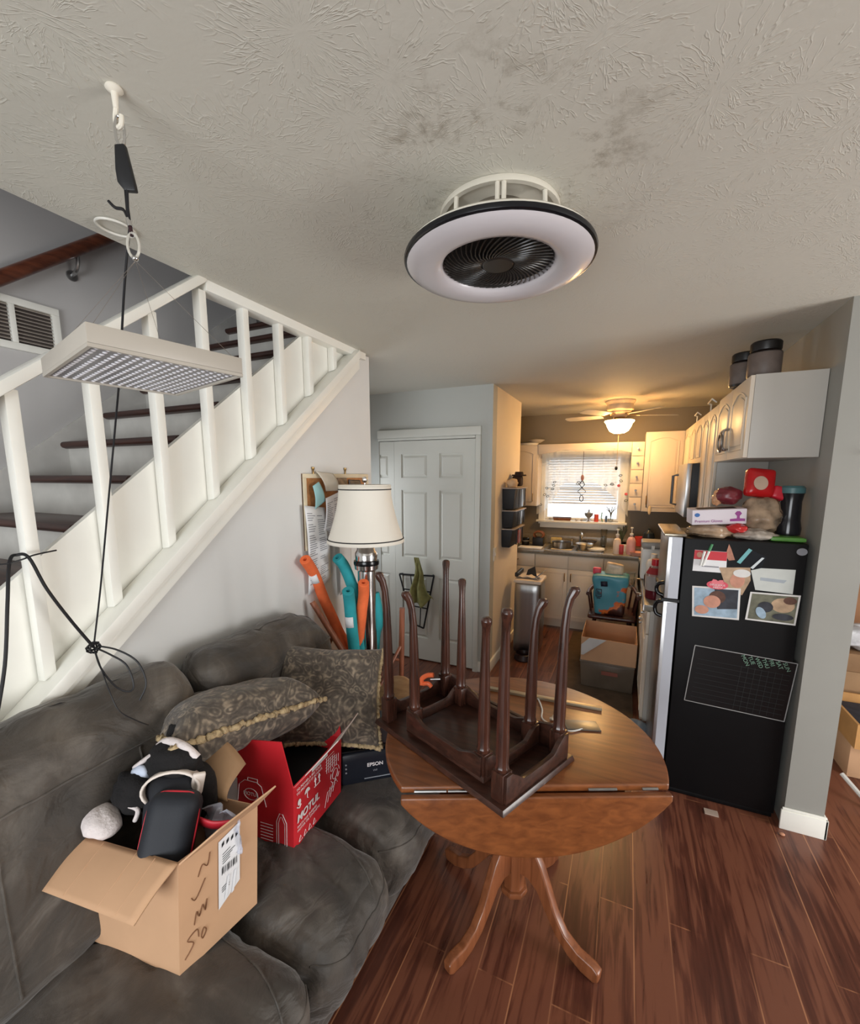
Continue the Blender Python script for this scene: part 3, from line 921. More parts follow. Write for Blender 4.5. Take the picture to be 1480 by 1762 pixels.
# red carton
RED = mat('red_print_board', (208, 38, 48), 0.45, var=0.05)
mo = thing('red_carton', (-1.08, 1.08, 0.48), 'open red printed carton with its flaps up on the sofa behind the cardboard box', 'box')
N, Rr = V((-0.925, 0.950, 0.480)), V((-0.945, 1.235, 0.482))
dl = V((-0.30, -0.035, 0)); H = V((0.006, 0.006, 0.228))
Lf = N + dl; Bk = Rr + dl
Nt, Rt, Lt, Bt = N + H, Rr + H, Lf + H, Bk + H
carton(mo, [N, Rr, Bk, Lf], [Nt, Rt, Bt, Lt], [RED], CARDIN)
def mfl(pts, inner=None):
    return sheet(MB(), pts, 0.004).build('flap', RED, mo)
mfl([Lt, Nt, Nt + V((-0.040, 0.0, 0.150)), Lt + V((-0.09, -0.01, 0.105))])
mfl([Nt, Rt, Rt + V((0.055, 0.035, 0.095)), Nt + V((0.075, 0.14, 0.10))])
mfl([Bt, Rt, Rt + V((-0.03, 0.03, 0.065)), Bt + V((0.04, 0.04, 0.11))])
sheet(MB(), [Nt + V((.002, .004, .001)), Rt + V((.002, 0, .001)), Rt + V((0.057, 0.033, 0.097)), Nt + V((0.077, 0.138, 0.102))], 0.0035).build('flap_lining', mat('flap_grey_lining', (196, 186, 180), 0.7), mo.children[-2])
MB().hexa([N + V((-.01, .01, .006)), Rr + V((-.01, -.01, .006)), Bk + V((.01, -.01, .006)), Lf + V((.01, .01, .006))], [Nt + V((-.01, .01, -.05)), Rt + V((-.01, -.01, -.05)), Bt + V((.01, -.01, -.05)), Lt + V((.01, .01, -.05))]).build('contents', BLACK, mo)
ux = (Rr - N).normalized(); uz = V((0, 0, 1)); fo = V((0.004, 0, 0))
W = (Rr - N).length
def rp(s, h): return N.lerp(Rr, s) + H * h + fo
text('brand_print', 'MOTUL', rp(.045, .40), ux, uz, 0.036, WHITEINK, mo, bold=0.001, shear=0.2)
text('small_print', 'PARTS FOR ENGINES', rp(.05, .31), ux, uz, 0.0115, WHITEINK, mo)
text('small_print', 'MOTOR OIL SYNTHETIC', rp(.05, .25), ux, uz, 0.0115, WHITEINK, mo)
text('small_print', 'TO POWER A BIG TOUR', rp(.04, .90), ux, uz, 0.0125, WHITEINK, mo)
text('small_print', 'TO PROTECT IT ALWAYS', rp(.04, .835), ux, uz, 0.0125, WHITEINK, mo)
def ln(name, *paths, r=0.0011):
    for q_ in paths:
        MB().tube([rp(*q) for q in q_], r, 4).build(name, WHITEINK, mo)
for s0 in (.40, .48):
    ln('arrow_icon', [(s0, .68), (s0, .79)], r=.0022); ln('arrow_icon', [(s0 - .02, .755), (s0, .81), (s0 + .02, .755)], r=.0016)
ln('arrow_base', [(.38, .665), (.50, .665)], r=.0018)
MB().prism([rp(.24 + .05 * math.cos(t), .72 + .07 * math.sin(t)) for t in [PI * k / 10 for k in range(11)]], fo * 0.1).build('umbrella_icon', WHITEINK, mo)
ln('umbrella_handle', [(.24, .72), (.24, .63), (.26, .615)], r=.0014)
MB().prism([rp(.09 + .03 * math.cos(t), .70 + .05 * math.sin(t)) for t in [2 * PI * k / 10 for k in range(10)]], fo * 0.1).build('hand_icon', WHITEINK, mo)
ln('hand_icon', [(.05, .65), (.09, .61), (.12, .65)], r=.002)
for k in range(4):
    ln('triangle_icon', [(.08 + .09 * k, .07), (.11 + .09 * k, .15), (.14 + .09 * k, .07), (.08 + .09 * k, .07)])
for k in range(7):
    t0 = 2 * PI * k / 7
    ln('gear_drawing', [(.83 + .10 * math.cos(t0 + q), .50 + .14 * math.sin(t0 + q)) for q in (0, .3, .6)])
ln('gear_drawing', [(.83 + .06 * math.cos(2 * PI * k / 16), .50 + .085 * math.sin(2 * PI * k / 16)) for k in range(17)])
for k in range(7):
    ln('pipe_drawing', [(.64 + .045 * k, .66 - .02 * (k % 3)), (.64 + .045 * k, .92 - .02 * k)], r=.0009)
for k in range(5):
    ln('pipe_drawing', [(.62, .92 - .05 * k), (.80 + .02 * k, .92 - .05 * k)], r=.0009)
for k in range(4):
    ln('engine_drawing', [(.60 + .06 * k, .10 + .04 * k), (.66 + .06 * k, .32 + .03 * k), (.80 + .03 * k, .30)], r=.0009)
MB().poly([rp(.33, .955), rp(.66, .955), rp(.66, 1.0), rp(.33, 1.0)]).build('sticker', PAPER, mo)
# left face: oil can drawing and barcode sticker
fo2 = V((0, -0.003, 0))
def lp(s, h): return N.lerp(Lf, s) + H * h + fo2
def ln2(name, pts, r=0.0012): MB().tube([lp(*q) for q in pts], r, 4).build(name, WHITEINK, mo)
ln2('can_drawing', [(.34, .60), (.40, .90), (.46, .95), (.62, .95), (.70, .86), (.72, .60)]); ln2('can_drawing', [(.45, .95), (.45, 1.0), (.58, 1.0), (.58, .95)])
ln2('cap_drawing', [(.54 + .09 * math.cos(2 * PI * k / 16), .74 + .09 * math.sin(2 * PI * k / 16)) for k in range(17)])
ln2('bottle_drawing', [(.08, .05), (.08, .42), (.13, .55), (.17, .55), (.21, .42), (.21, .05)])
ln2('bottle_drawing', [(.105, .06), (.105, .40), (.14, .50), (.16, .50), (.185, .40), (.185, .06)], .0009)
for k in range(6): ln2('rule_line', [(.26, .08 + .05 * k), (.42, .08 + .05 * k)])
MB().poly([lp(.72, .50), lp(1.0, .50), lp(1.0, .95), lp(.72, .95)][::-1]).build('sticker', PAPER, mo)
text('brand_print', 'MOTUL', lp(.64, .72), -dl, uz, 0.018, WHITEINK, mo)

# ---------------------------------------------------------------- printer
PRB = mat('printer_black', (26, 29, 38), 0.35, var=0.08)
pr_ = thing('printer', (-0.85, 1.45, 0.48), 'black office printer on the far end of the sofa, half under the table edge', 'printer')
M = frame((-0.955, 1.237, 0.480), (0.77, 0.635, 0), (-0.635, 0.77, 0))
MB().rbox((0, 0, 0), (0.175, 0.14, 0.070), 0.018, 6, M=M @ Matrix.Translation((0.175, 0.15, 0.073))).build('body', PRB, pr_, ang=50)
MB().box(0.01, 0.34, 0.012, 0.28, 0.1435, 0.153, M).build('scanner_lid', BLACKGL, pr_, bev=0.003)
MB().box(0.10, 0.26, 0.006, 0.0095, 0.028, 0.030, M).build('paper_slot', mat('slot_light', (170, 176, 184), 0.4), pr_)
R3 = M.to_3x3()
text('brand_print', 'EPSON', M @ V((0.112, 0.0085, 0.078)), R3 @ V((1, 0, 0)), (0, 0, 1), 0.021, WHITEINK, pr_, bold=0.0005)
text('model_print', 'WF', M @ V((0.135, 0.0085, 0.054)), R3 @ V((1, 0, 0)), (0, 0, 1), 0.012, GREYINK, pr_)
for k in range(3): MB().cyl(M @ V((0.03, 0.0085, 0.10 - .017 * k)), M @ V((0.03, 0.006, 0.10 - .017 * k)), 0.0035).build('button', GREYINK, pr_)
cd = thing('leaflet', tuple(M @ V((0.12, 0.09, 0.156))), 'dark leaflet with a pale pen mark lying on the printer', 'leaflet')
MB().box(0.05, 0.21, 0.03, 0.15, 0.1535, 0.1555, M).build('sheet', mat('leaflet_dark', (58, 36, 60), 0.4), cd)
MB().cyl(M @ V((0.06, 0.05, 0.1595)), M @ V((0.125, 0.135, 0.1595)), 0.0042, n=10).build('pen', mat('pale_pen', (180, 200, 220), 0.35), cd)

# ---------------------------------------------------------------- pillows
def pillow(name, M, hx, hy, th, label, ends, seed):
    r = thing(name, tuple(M.translation), label, 'pillow', None)
    mb = MB()
    def pt_(u, v, sg):
        u = 2 * u - 1; v = 2 * v - 1
        px = u * hx * (1 - 0.10 * (1 - v * v)); py = v * hy * (1 - 0.10 * (1 - u * u))
        h = th * (max(0, (1 - u ** 4) * (1 - v ** 4))) ** 0.55
        h *= 1 + 0.16 * noise.noise(V((u * 1.8 + seed, v * 1.8, sg)))
        return M @ V((px, py, sg * h + 0.012 * noise.noise(V((u * 1.3, v * 1.3, seed)))))
    mb.grid(lambda u, v: pt_(u, v, 1), 30, 30)
    mb.grid(lambda u, v: pt_(u, v, -1), 30, 30)
    bmesh.ops.remove_doubles(mb.bm, verts=mb.bm.verts, dist=0.0006)
    body = mb.build('pillow_cover', PAISLEY, r, ang=180)
    if ends:
        fr = MB()
        for e in ends:
            pts = []; rs = []
            for k in range(91):
                t = k / 90
                u, v = {'b': (t, 0), 't': (t, 1), 'l': (0, t), 'r': (1, t)}[e]
                jit = V((noise.noise(V((k * .9, seed, 1))), noise.noise(V((k * .9, seed, 5))), noise.noise(V((k * .9, seed, 9))))) * 0.009
                pts.append(pt_(u, v, 1) + jit); rs.append(0.0095 + 0.007 * noise.noise(V((k * 0.9, seed, 2))))
            fr.tube(pts, rs, 7)
        fr.build('fringe', mat('tan_fringe', (178, 156, 120), 0.9, var=0.3, scale=60, bmp=0.8, bscale=200), r, ang=180)
    return r
Mp = frame((-1.20, 0.985, 0.875), (0.12, 0.50, -0.085), (-0.75, 0.22, -0.20))
pillow('throw_pillow', Mp, 0.265, 0.165, 0.105, 'brown paisley throw pillow with its tan fringed edge facing out, left of the other pillow', ['b', 'l'], 1.3)
Mp = frame((-1.075, 1.345, 0.81), (0.60, 0.42, -0.10), (-0.36, 0.40, 0.55))
pillow('throw_pillow', Mp, 0.225, 0.21, 0.075, 'brown paisley throw pillow standing behind the red carton, right of the other pillow', ['r', 'b', 'l'], 4.1)

# ================================================================ round table
TZ = 0.742
tc_ = V((-0.311, 1.472, 0)); ang0 = math.radians(25.3)
e1 = V((math.cos(ang0), math.sin(ang0), 0)); e2 = V((-math.sin(ang0), math.cos(ang0), 0))
RT, CH = 0.49, 0.25
rt = thing('drop_leaf_table', (tc_.x, tc_.y, 0), 'round honey oak pedestal table with its near leaf folded down', 'table')
a0 = math.asin(CH / RT)
arcp = [tc_ + e1 * RT * math.cos(t) + e2 * RT * math.sin(t) + V((0, 0, TZ - 0.024)) for t in [-a0 + (PI + 2 * a0) * k / 64 for k in range(65)]]
MB().prism(arcp, (0, 0, 0.024)).build('tabletop', OAK, rt, bev=0.007, seg=3)
half = math.sqrt(RT ** 2 - CH ** 2)
lp_ = []
for k in range(33):
    s = -half + 2 * half * k / 32
    lp_.append((s, math.sqrt(max(0, (RT + .012) ** 2 - s * s)) - CH))
leaf = [tc_ + e1 * s - e2 * (CH + 0.006) + V((0, 0, TZ - 0.022 - d * 0.84)) for s, d in lp_]
leaf = [tc_ - e1 * half - e2 * (CH + 0.006) + V((0, 0, TZ - 0.019))] + leaf + [tc_ + e1 * half - e2 * (CH + 0.006) + V((0, 0, TZ - 0.019))]
MB().prism(leaf, -e2 * 0.022).build('drop_leaf', OAK, rt, bev=0.006, seg=3)
for s0, w in ((-0.33, 0.10), (-0.245, 0.06), (0.21, 0.09), (0.36, 0.05)):
    c = tc_ + e1 * s0 - e2 * (CH + 0.003)
    MB().tube([c - e1 * w / 2 + V((0, 0, TZ - .014)), c + e1 * w / 2 + V((0, 0, TZ - .014))], 0.0045, 8).build('hinge', STEEL, rt)
mb = MB()
for (p, q) in ((-0.215, 0), (0.2, 0)):
    b4 = [tc_ + e1 * a + e2 * b for a, b in ((-.30, p), (.30, p), (.30, p + .022), (-.30, p + .022))]
    mb.prism([v + V((0, 0, TZ - .075)) for v in b4], (0, 0, 0.05))
mb.build('rail', OAK, rt)
prof = [(0, .10), (.052, .10), (.055, .112), (.052, .124), (.042, .126)]
mb = MB().lathe(prof, (tc_.x, tc_.y, 0), 8)
mb.lathe([(.042, .126), (.042, .33), (.058, .352), (.064, .372)], (tc_.x, tc_.y, 0), 8)
mb.build('pedestal_block', OAKV, rt, bev=0.002)
MB().lathe([(.064, .372), (.066, .385), (.058, .398), (.063, .412), (.062, .425), (.050, .44), (.054, .45), (.068, .48), (.072, .52), (.060, .58), (.046, .62), (.054, .64), (.054, .66), (.075, .69), (.09, .717), (0, .717)], (tc_.x, tc_.y, 0), 28).build('turned_column', OAKV, rt)
legp = [(.036, .345), (.062, .352), (.092, .335), (.125, .285), (.155, .215), (.185, .145), (.225, .088), (.275, .062), (.33, .058), (.352, .045), (.350, .012), (.335, .0), (.29, .002), (.24, .022), (.19, .062), (.145, .125), (.108, .182), (.07, .205), (.036, .20)]
for a in (244, 339, 70, 160):
    t = math.radians(a); d = V((math.cos(t), math.sin(t), 0)); s_ = V((-math.sin(t), math.cos(t), 0))
    MB().prism([V((tc_.x, tc_.y, 0)) + d * r + V((0, 0, z)) - s_ * 0.017 for r, z in legp], s_ * 0.034).build('leg', OAKV, rt, bev=0.007, seg=3)

# ---------------------------------------------------------------- nest of two upturned side tables
def side_table(name, O, u, L, W, ap, hleg, base, lab, ins=0.042, front=True):
    """Upturned side table: O near corner of its top on the round table, u and v its side directions."""
    u = V(u).normalized(); v = V((0, 0, 1)).cross(u).normalized() * -1
    r = thing(name, (O.x, O.y, base), lab, 'table')
    def P3(a, b, z): return V((O.x, O.y, base + z)) + u * a + v * b
    MB().hexa([P3(0, 0, 0), P3(L, 0, 0), P3(L, W, 0), P3(0, W, 0)], [P3(.006, .006, .017), P3(L - .006, .006, .017), P3(L - .006, W - .006, .017), P3(.006, W - .006, .017)]).build('tabletop', CHERRYH, r, bev=0.003)
    e = ins - 0.014
    th = 0.016
    def board(a0, b0, a1, b1, dip):
        A, B = P3(a0, b0, 0), P3(a1, b1, 0); d = (B - A); n = V((0, 0, 1)).cross(d.normalized()) * th
        pts = [A + V((0, 0, .0175)), B + V((0, 0, .0175))]
        for k in range(13):
            t = 1 - k / 12
            h = ap - dip * min(1, max(0, (min(t, 1 - t) - 0.10) / 0.16)) ** 1.0
            pts.append(A.lerp(B, t) + V((0, 0, h)))
        MB().prism(pts, n).build('apron', CHERRYH, r, bev=0.0015)
    if front: board(e, e, L - e, e, ap * .30)
    board(L - e, e, L - e, W - e, ap * .42)
    board(L - e, W - e, e, W - e, ap * .30)
    board(e, W - e, e, e, ap * .42)
    for a, b, su, sv in ((ins, ins, -1, -1), (L - ins, ins, 1, -1), (L - ins, W - ins, 1, 1), (ins, W - ins, -1, 1)):
        out = (u * su + v * sv).normalized()
        mb = MB()
        q = 0.0215
        mb.hexa([P3(a - q, b - q, .0175), P3(a + q, b - q, .0175), P3(a + q, b + q, .0175), P3(a - q, b + q, .0175)],
                [P3(a - q, b - q, ap + .004), P3(a + q, b - q, ap + .004), P3(a + q, b + q, ap + .004), P3(a - q, b + q, ap + .004)])
        c = P3(a, b, 0)
        path = [(0, ap + .004, .020), (0, ap + .015, .0225), (0, ap + .024, .019), (0, ap + .06, .0205), (.001, ap + .15, .019), (.002, hleg * .62, .0165), (.004, hleg * .78, .0138), (.009, hleg * .88, .0125), (.017, hleg * .94, .0135), (.027, hleg * .972, .0165), (.032, hleg * .99, .0160), (.033, hleg, .011), (.033, hleg + .002, .004)]
        mb.tube([c + out * o_ + V((0, 0, z)) for o_, z, _ in path], [x[2] for x in path], 10)
        mb.build('leg', CHERRY, r, bev=0.0015)
    return r
uo = V((math.cos(math.radians(156)), math.sin(math.radians(156)), 0)); vo = V((0, 0, 1)).cross(uo) * -1
O1 = V((-0.262, 1.072, 0))
side_table('side_table', O1, uo, 0.64, 0.385, 0.105, 0.605, TZ + 0.001, 'larger dark cherry side table turned upside down on the round table', front=False)
O2 = O1 + uo * 0.114 + vo * 0.046
side_table('side_table', O2, uo, 0.386, 0.294, 0.085, 0.532, TZ + 0.019, 'smaller dark cherry side table nested upside down inside the larger one', ins=0.0245)

# loose things on the round table
def lay(px, z=0.0): return V((px[0], px[1], TZ + 0.001 + z))
A, B = lay((-0.535, 1.775)), lay((-0.04, 1.80))
d = (B - A).normalized(); n = V((-d.y, d.x, 0)) * 0.011
tag(MB().prism([A - n, B - n, B + n, A + n], (0, 0, 0.012)).build('metal_straightedge', mat('worn_metal_strip', (176, 164, 140), 0.35, 0.6, var=0.2), at=A, bev=0.001), 'long metal straightedge lying across the far side of the round table', 'ruler')
sp = MB()
sp.tube([lay((-0.215, 1.645), .006), lay((-0.20, 1.735), .006)], 0.0055, 8)
sp.ell(lay((-0.199, 1.742), .006), (.014, .010, .006), 12, 8)
sp.ell(lay((-0.216, 1.64), .006), (.010, .010, .006), 12, 8)
tag(sp.build('spanner', mat('pale_metal', (206, 196, 180), 0.3, 0.5), at=lay((-0.21, 1.69))), 'small pale spanner on the round table beside the right leg of the side table', 'tool')
A, B = lay((-0.165, 1.625)), lay((-0.045, 1.665)); n = V((-0.012, 0.03, 0)) 
tag(MB().prism([A - n, B - n, B + n, A + n], (0, 0, 0.005)).build('steel_plate', mat('plate_steel', (150, 150, 146), 0.35, 0.9), at=A, bev=0.001), 'short flat steel plate sticking out right of the upturned side table', 'plate')
tag(MB().tube(bez([lay((-0.345, 1.80), .004), lay((-0.30, 1.78), .004), lay((-0.265, 1.70), .004), lay((-0.245, 1.62), .004), lay((-0.15, 1.585), .004), lay((-0.10, 1.62), .004)], 8), 0.0032, 6).build('white_cable', WHITEP, at=lay((-0.3, 1.72))), 'thin white cable curling on the round table behind the side table', 'cable')
# orange clamp on the far apron of the larger side table
cl = thing('spring_clamp', (-0.73, 1.60, 0.84), 'small orange spring clamp gripping the rim of the larger upturned table', 'clamp')
OR = mat('orange_plastic', (236, 108, 62), 0.4, var=0.06)
base = O1 + uo * 0.605 + vo * 0.25 + V((0, 0, 0.838))
mb = MB()
mb.tube(bez([base + V((-.028, .0, -.012)), base + V((-.03, 0, .012)), base + V((-.008, 0.006, .03)), base + V((.02, .01, .036))], 6), [.010] * 19, 8)
mb.tube(bez([base + V((-.025, .0, -.008)), base + V((0, 0, -.002)), base + V((.014, .002, -.014))], 6), 0.009, 8)
mb.build('jaw', OR, cl)
MB().tube([base + V((.008, .006, .016)), base + V((.048, .018, .020))], 0.004, 8).build('spring_bar', STEEL, cl)

# ================================================================ lamp, cork board, noodles, stool
LX, LY = -1.235, 1.90
lamp = thing('floor_lamp', (LX, LY, 0), 'lamp with bell shaped cream shade and chrome and glass column beyond the sofa', 'lamp')
SHADE = mat('cream_shade_fabric', (234, 228, 216), 0.8, var=0.04, scale=3, bmp=0.05, bscale=300)
mb = MB().lathe([(.131, 1.642), (.133, 1.655), (.131, 1.640)], (LX, LY, 0), 40)
prof = []
for k in range(15):
    t = k / 14
    prof.append((0.133 + 0.064 * t ** 1.6, 1.635 - 0.265 * t))
mb.lathe([(.134, 1.652)] + prof + [(.200, 1.358)], (LX, LY, 0), 48)
s_ = mb.build('lamp_shade', SHADE, lamp, solid=0.003)
for r, z in ((.1355, 1.633), (.1975, 1.378)):
    MB().tube([V((LX + r * math.cos(2 * PI * k / 48), LY + r * math.sin(2 * PI * k / 48), z)) for k in range(48)], 0.0028, 6, closed=True).build('black_piping', INK, s_)
MB().lathe([(.004, 1.63), (.004, 1.665), (.012, 1.672), (.014, 1.68), (.012, 1.692), (0, 1.698)], (LX, LY, 0), 16).build('finial', CHROME, lamp)
MB().cyl((LX, LY, 1.31), (LX, LY, 1.64), 0.006).build('rod', CHROME, lamp)
MB().lathe([(0, 1.26), (.058, 1.262), (.06, 1.30), (.05, 1.315), (.046, 1.345), (.05, 1.35), (.034, 1.37), (0, 1.372)], (LX, LY, 0), 28).build('socket_cup', CHROME, lamp)
MB().lathe([(0, 1.237), (.066, 1.237), (.068, 1.248), (.066, 1.2595), (0, 1.2595)], (LX, LY, 0), 28).build('black_collar', BLACKGL, lamp)
MB().lathe([(0, 0.12), (.048, .12), (.048, 1.205), (.062, 1.215), (.064, 1.2365), (0, 1.2365)], (LX, LY, 0), 28).build('column', CHROME, lamp)
MB().lathe([(0, 0), (.14, 0), (.14, .018), (.07, .04), (.055, .119), (0, .119)], (LX, LY, 0), 32).build('base', BLACKGL, lamp)

cb = thing('cork_board', (XW, 1.98, 1.5), 'framed cork notice board covered with papers on the wall behind the lamp', 'board')
ya, yb, za, zb = 1.715, 2.31, 1.32, 1.712
MB().box(XW + .002, XW + .008, ya, yb, za, zb).build('cork', mat('cork', (176, 122, 76), 0.9, var=0.2, scale=60, bmp=0.3), cb)
f = MB()
for a, b, c, d in ((ya, yb, zb - .022, zb), (ya, yb, za, za + .022), (ya, ya + .022, za + .022, zb - .022), (yb - .022, yb, za + .022, zb - .022)):
    f.box(XW + .001, XW + .016, a, b, c, d)
f.build('frame', mat('pale_frame', (218, 204, 176), 0.5), cb, bev=0.002)
for y in (1.80, 2.08):
    MB().lathe([(0, 0), (.004, .0), (.004, .018), (.008, .024), (.008, .034), (0, .036)], (XW + .008, y, zb), 10).build('hanger_hook', BRASS, cb)
def leaf_paper(name, pts, m, label, curl=0.02, lines=0, xo=0.018, seed=0):
    """Paper pinned to the board; pts four (y, z) corners from top left clockwise."""
    r = thing(name, (XW + xo, pts[0][0], pts[0][1]), label, 'paper')
    q = [V((0, a - 0.03, b)) for a, b in pts]
    def f_(u, v):
        p = q[0].lerp(q[1], u).lerp(q[3].lerp(q[2], u), v)
        return V((XW + xo + curl * (0.3 + math.sin(v * 3.0 + seed) * 0.5 + 0.4 * u * v) , p.y, p.z))
    mb = MB(); mb.grid(f_, 8, 14); mb.build('sheet', m, r, solid=0.0008)
    if lines:
        li = MB()
        for col in range(2):
            for k in range(lines):
                v0 = 0.08 + 0.86 * k / lines
                u0 = 0.07 + 0.46 * col; u1 = u0 + 0.38 * random.uniform(0.55, 1)
                if random.random() < 0.15: continue
                d = V((0.0016, 0, 0)); v1 = v0 + 0.30 / lines
                li.add([f_(u0, v0) + d, f_(u1, v0) + d, f_(u1, v1) + d, f_(u0, v1) + d], [(0, 1, 2, 3)])
        li.build('print', GREYINK, r)
    return r
leaf_paper('receipt', [(1.722, 1.555), (1.88, 1.535), (1.905, 1.14), (1.735, 1.09)], PAPER, 'long printed white sheet hanging from the lower left of the cork board', 0.03, 34, seed=.4)
leaf_paper('letter', [(1.865, 1.585), (1.985, 1.615), (2.005, 1.34), (1.85, 1.335)], mat('letter_paper', (222, 220, 222), 0.7), 'printed white letter pinned right of the long sheet on the cork board', 0.035, 22, 0.03, .9)
leaf_paper('note', [(1.785, 1.65), (1.835, 1.672), (1.875, 1.57), (1.80, 1.53)], mat('aqua_paper', (160, 208, 214), 0.7), 'pale blue note pinned near the top left of the cork board', 0.02, 0, 0.03, .2)
leaf_paper('card', [(1.825, 1.725), (1.965, 1.715), (2.00, 1.62), (1.90, 1.62)], mat('cream_card', (214, 206, 192), 0.7), 'cream card folded over the top edge of the cork board', 0.03, 0, 0.02, .1)
leaf_paper('photo', [(2.02, 1.69), (2.11, 1.69), (2.11, 1.61), (2.02, 1.61)], mat('snapshot', (116, 98, 84), 0.4, var=0.7, scale=24), 'small faded snapshot pinned on the cork board just left of the lamp finial', 0.006, 0, 0.014)
leaf_paper('photo', [(2.13, 1.68), (2.25, 1.675), (2.25, 1.60), (2.13, 1.60)], mat('dark_snapshot', (58, 54, 56), 0.4, var=0.5, scale=20), 'dark picture pinned at the right end of the cork board', 0.006, 0, 0.014)
leaf_paper('receipt', [(1.99, 1.50), (2.10, 1.50), (2.11, 1.05), (2.01, 1.02)], mat('grey_sheet', (196, 192, 188), 0.7), 'grey white sheet hanging below the cork board behind the lamp shade', 0.02, 0, 0.02, .7)

# pool noodles
TEAL = mat('teal_foam', (42, 150, 158), 0.85, var=0.06, scale=40, bmp=0.3, bscale=300)
ORF = mat('orange_foam', (238, 112, 62), 0.85, var=0.06, scale=40, bmp=0.3, bscale=300)
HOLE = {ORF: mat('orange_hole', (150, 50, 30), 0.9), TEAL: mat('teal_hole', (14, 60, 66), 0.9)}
def noodle(pts, m, label, r=0.031, sticker=None):
    path = bez(pts, 8)
    o = thing('pool_noodle', tuple(path[-1]), label, 'pool noodle', 'pool noodles')
    mb = MB(); mb.tube(path, r, 18, caps=False)
    # ring end with a bore
    t = (path[0] - path[1]).normalized(); a = t.orthogonal().normalized(); b = t.cross(a)
    rings = [[path[0] + (a * math.cos(2 * PI * k / 18) + b * math.sin(2 * PI * k / 18)) * rr_ + t * dz for k in range(18)] for rr_, dz in ((r, 0), (r * .93, .003), (r * .36, .003), (r * .33, -0.06), (0.001, -0.061))]
    vs = [p for q in rings for p in q]
    mb.add(vs, [(i * 18 + k, i * 18 + (k + 1) % 18, (i + 1) * 18 + (k + 1) % 18, (i + 1) * 18 + k) for i in range(4) for k in range(18)])
    mb.build('foam', m, o, ang=50)
    if sticker:
        i = sticker; c = path[i]; t = (path[i + 1] - path[i]).normalized()
        dv = (V((0, 0, 1.7)) - c); dv = (dv - t * dv.dot(t)).normalized(); s = t.cross(dv)
        st_ = MB(); st_.grid(lambda u, v: c + t * (0.055 * (v - .5)) + (dv * math.cos((u - .2) * 1.7) + s * math.sin((u - .2) * 1.7)) * (r + .0012), 8, 2)
        st_.build('price_sticker', PAPER, o, solid=0.0006)
    return o
noodle([(-1.435, 1.655, 1.290), (-1.45, 1.735, 1.20), (-1.445, 1.80, 1.05), (-1.405, 1.85, 0.88), (-1.34, 1.88, 0.66), (-1.33, 1.90, 0.05)], ORF, 'leftmost orange pool noodle leaning against the wall beside the sofa', 0.028, 9)
noodle([(-1.365, 1.825, 1.275), (-1.355, 1.865, 1.225), (-1.318, 1.87, 1.14), (-1.29, 1.87, 1.05), (-1.25, 1.86, 0.70), (-1.24, 1.86, 0.05)], TEAL, 'tallest teal pool noodle with a bent top in front of the lamp', 0.030)
noodle([(-1.240, 1.735, 1.132), (-1.258, 1.77, 1.06), (-1.25, 1.772, 0.92), (-1.24, 1.78, 0.70), (-1.24, 1.795, 0.05)], TEAL, 'shorter straight teal pool noodle with a white sticker in front', 0.030, 14)
noodle([(-1.180, 1.785, 1.168), (-1.205, 1.82, 1.09), (-1.23, 1.83, 0.98), (-1.265, 1.85, 0.82), (-1.30, 1.92, 0.55), (-1.32, 1.97, 0.05)], ORF, 'right hand orange pool noodle showing its round bore', 0.028)
noodle([(-1.215, 1.935, 1.07), (-1.20, 1.94, 0.98), (-1.20, 1.945, 0.90), (-1.225, 1.95, 0.80), (-1.25, 1.97, 0.45), (-1.25, 1.99, 0.05)], TEAL, 'lowest teal pool noodle, mostly hidden behind the orange one', 0.030)

# upturned wooden stool between sofa and table
stl = thing('bar_stool', (-1.12, 1.98, 0.30), 'wooden bar stool lying upside down between the sofa and the round table', 'stool')
ctr = V((-1.06, 1.84, 0.555))
axis = V((-0.20, -0.55, 0.81)).normalized()
Ms = frame(ctr, axis.orthogonal(), axis.cross(axis.orthogonal()))
MB().lathe([(0, -.032), (.115, -.032), (.125, -.020), (.127, 0), (.120, .010), (.11, .014), (0, .014)], (0, 0, 0), 36, M=Ms).build('seat', PINE, stl, bev=0.003)
L1, L2 = [V((-1.218, 1.75, 0.70)), V((-1.44, 1.70, 1.06))], [V((-1.062, 1.95, 0.60)), V((-1.051, 1.95, 1.007))]
for a_, b_ in (L1, L2):
    MB().tube([a_, a_.lerp(b_, .45), b_], [.014, .0155, .0145], 12).build('leg', STOOLW, stl)
def on(q, t): return q[0].lerp(q[1], t)
MB().tube([on(L1, .28) + V((-.075, -.01, .0)), on(L2, .28)], 0.009, 10).build('rung', STOOLW, stl)
MB().tube([on(L2, .50), V((-1.091, 1.78, 0.64))], 0.009, 10).build('rung', STOOLW, stl)
MB().tube([on(L1, .52), V((-1.435, 1.72, 0.69))], 0.009, 10).build('rung', STOOLW, stl)
crt = thing('wooden_crate', (-1.17, 1.93, 0), 'brown wooden crate on the floor behind the sofa under the upturned stool', 'crate')
mb = MB()
for a, b, c, d in ((-1.45, -1.00, 1.72, 1.735), (-1.45, -1.00, 2.10, 2.115), (-1.45, -1.435, 1.735, 2.10), (-1.015, -1.00, 1.735, 2.10)):
    mb.box(a, b, c, d, 0.0, 0.40)
mb.build('side_boards', wood('crate_wood', (110, 66, 40), (150, 98, 62), 2, 0.5), crt, bev=0.002)
MB().box(-1.435, -1.015, 1.735, 2.10, 0.005, 0.02).build('bottom_board', wood('crate_wood', (110, 66, 40), (150, 98, 62)), crt)

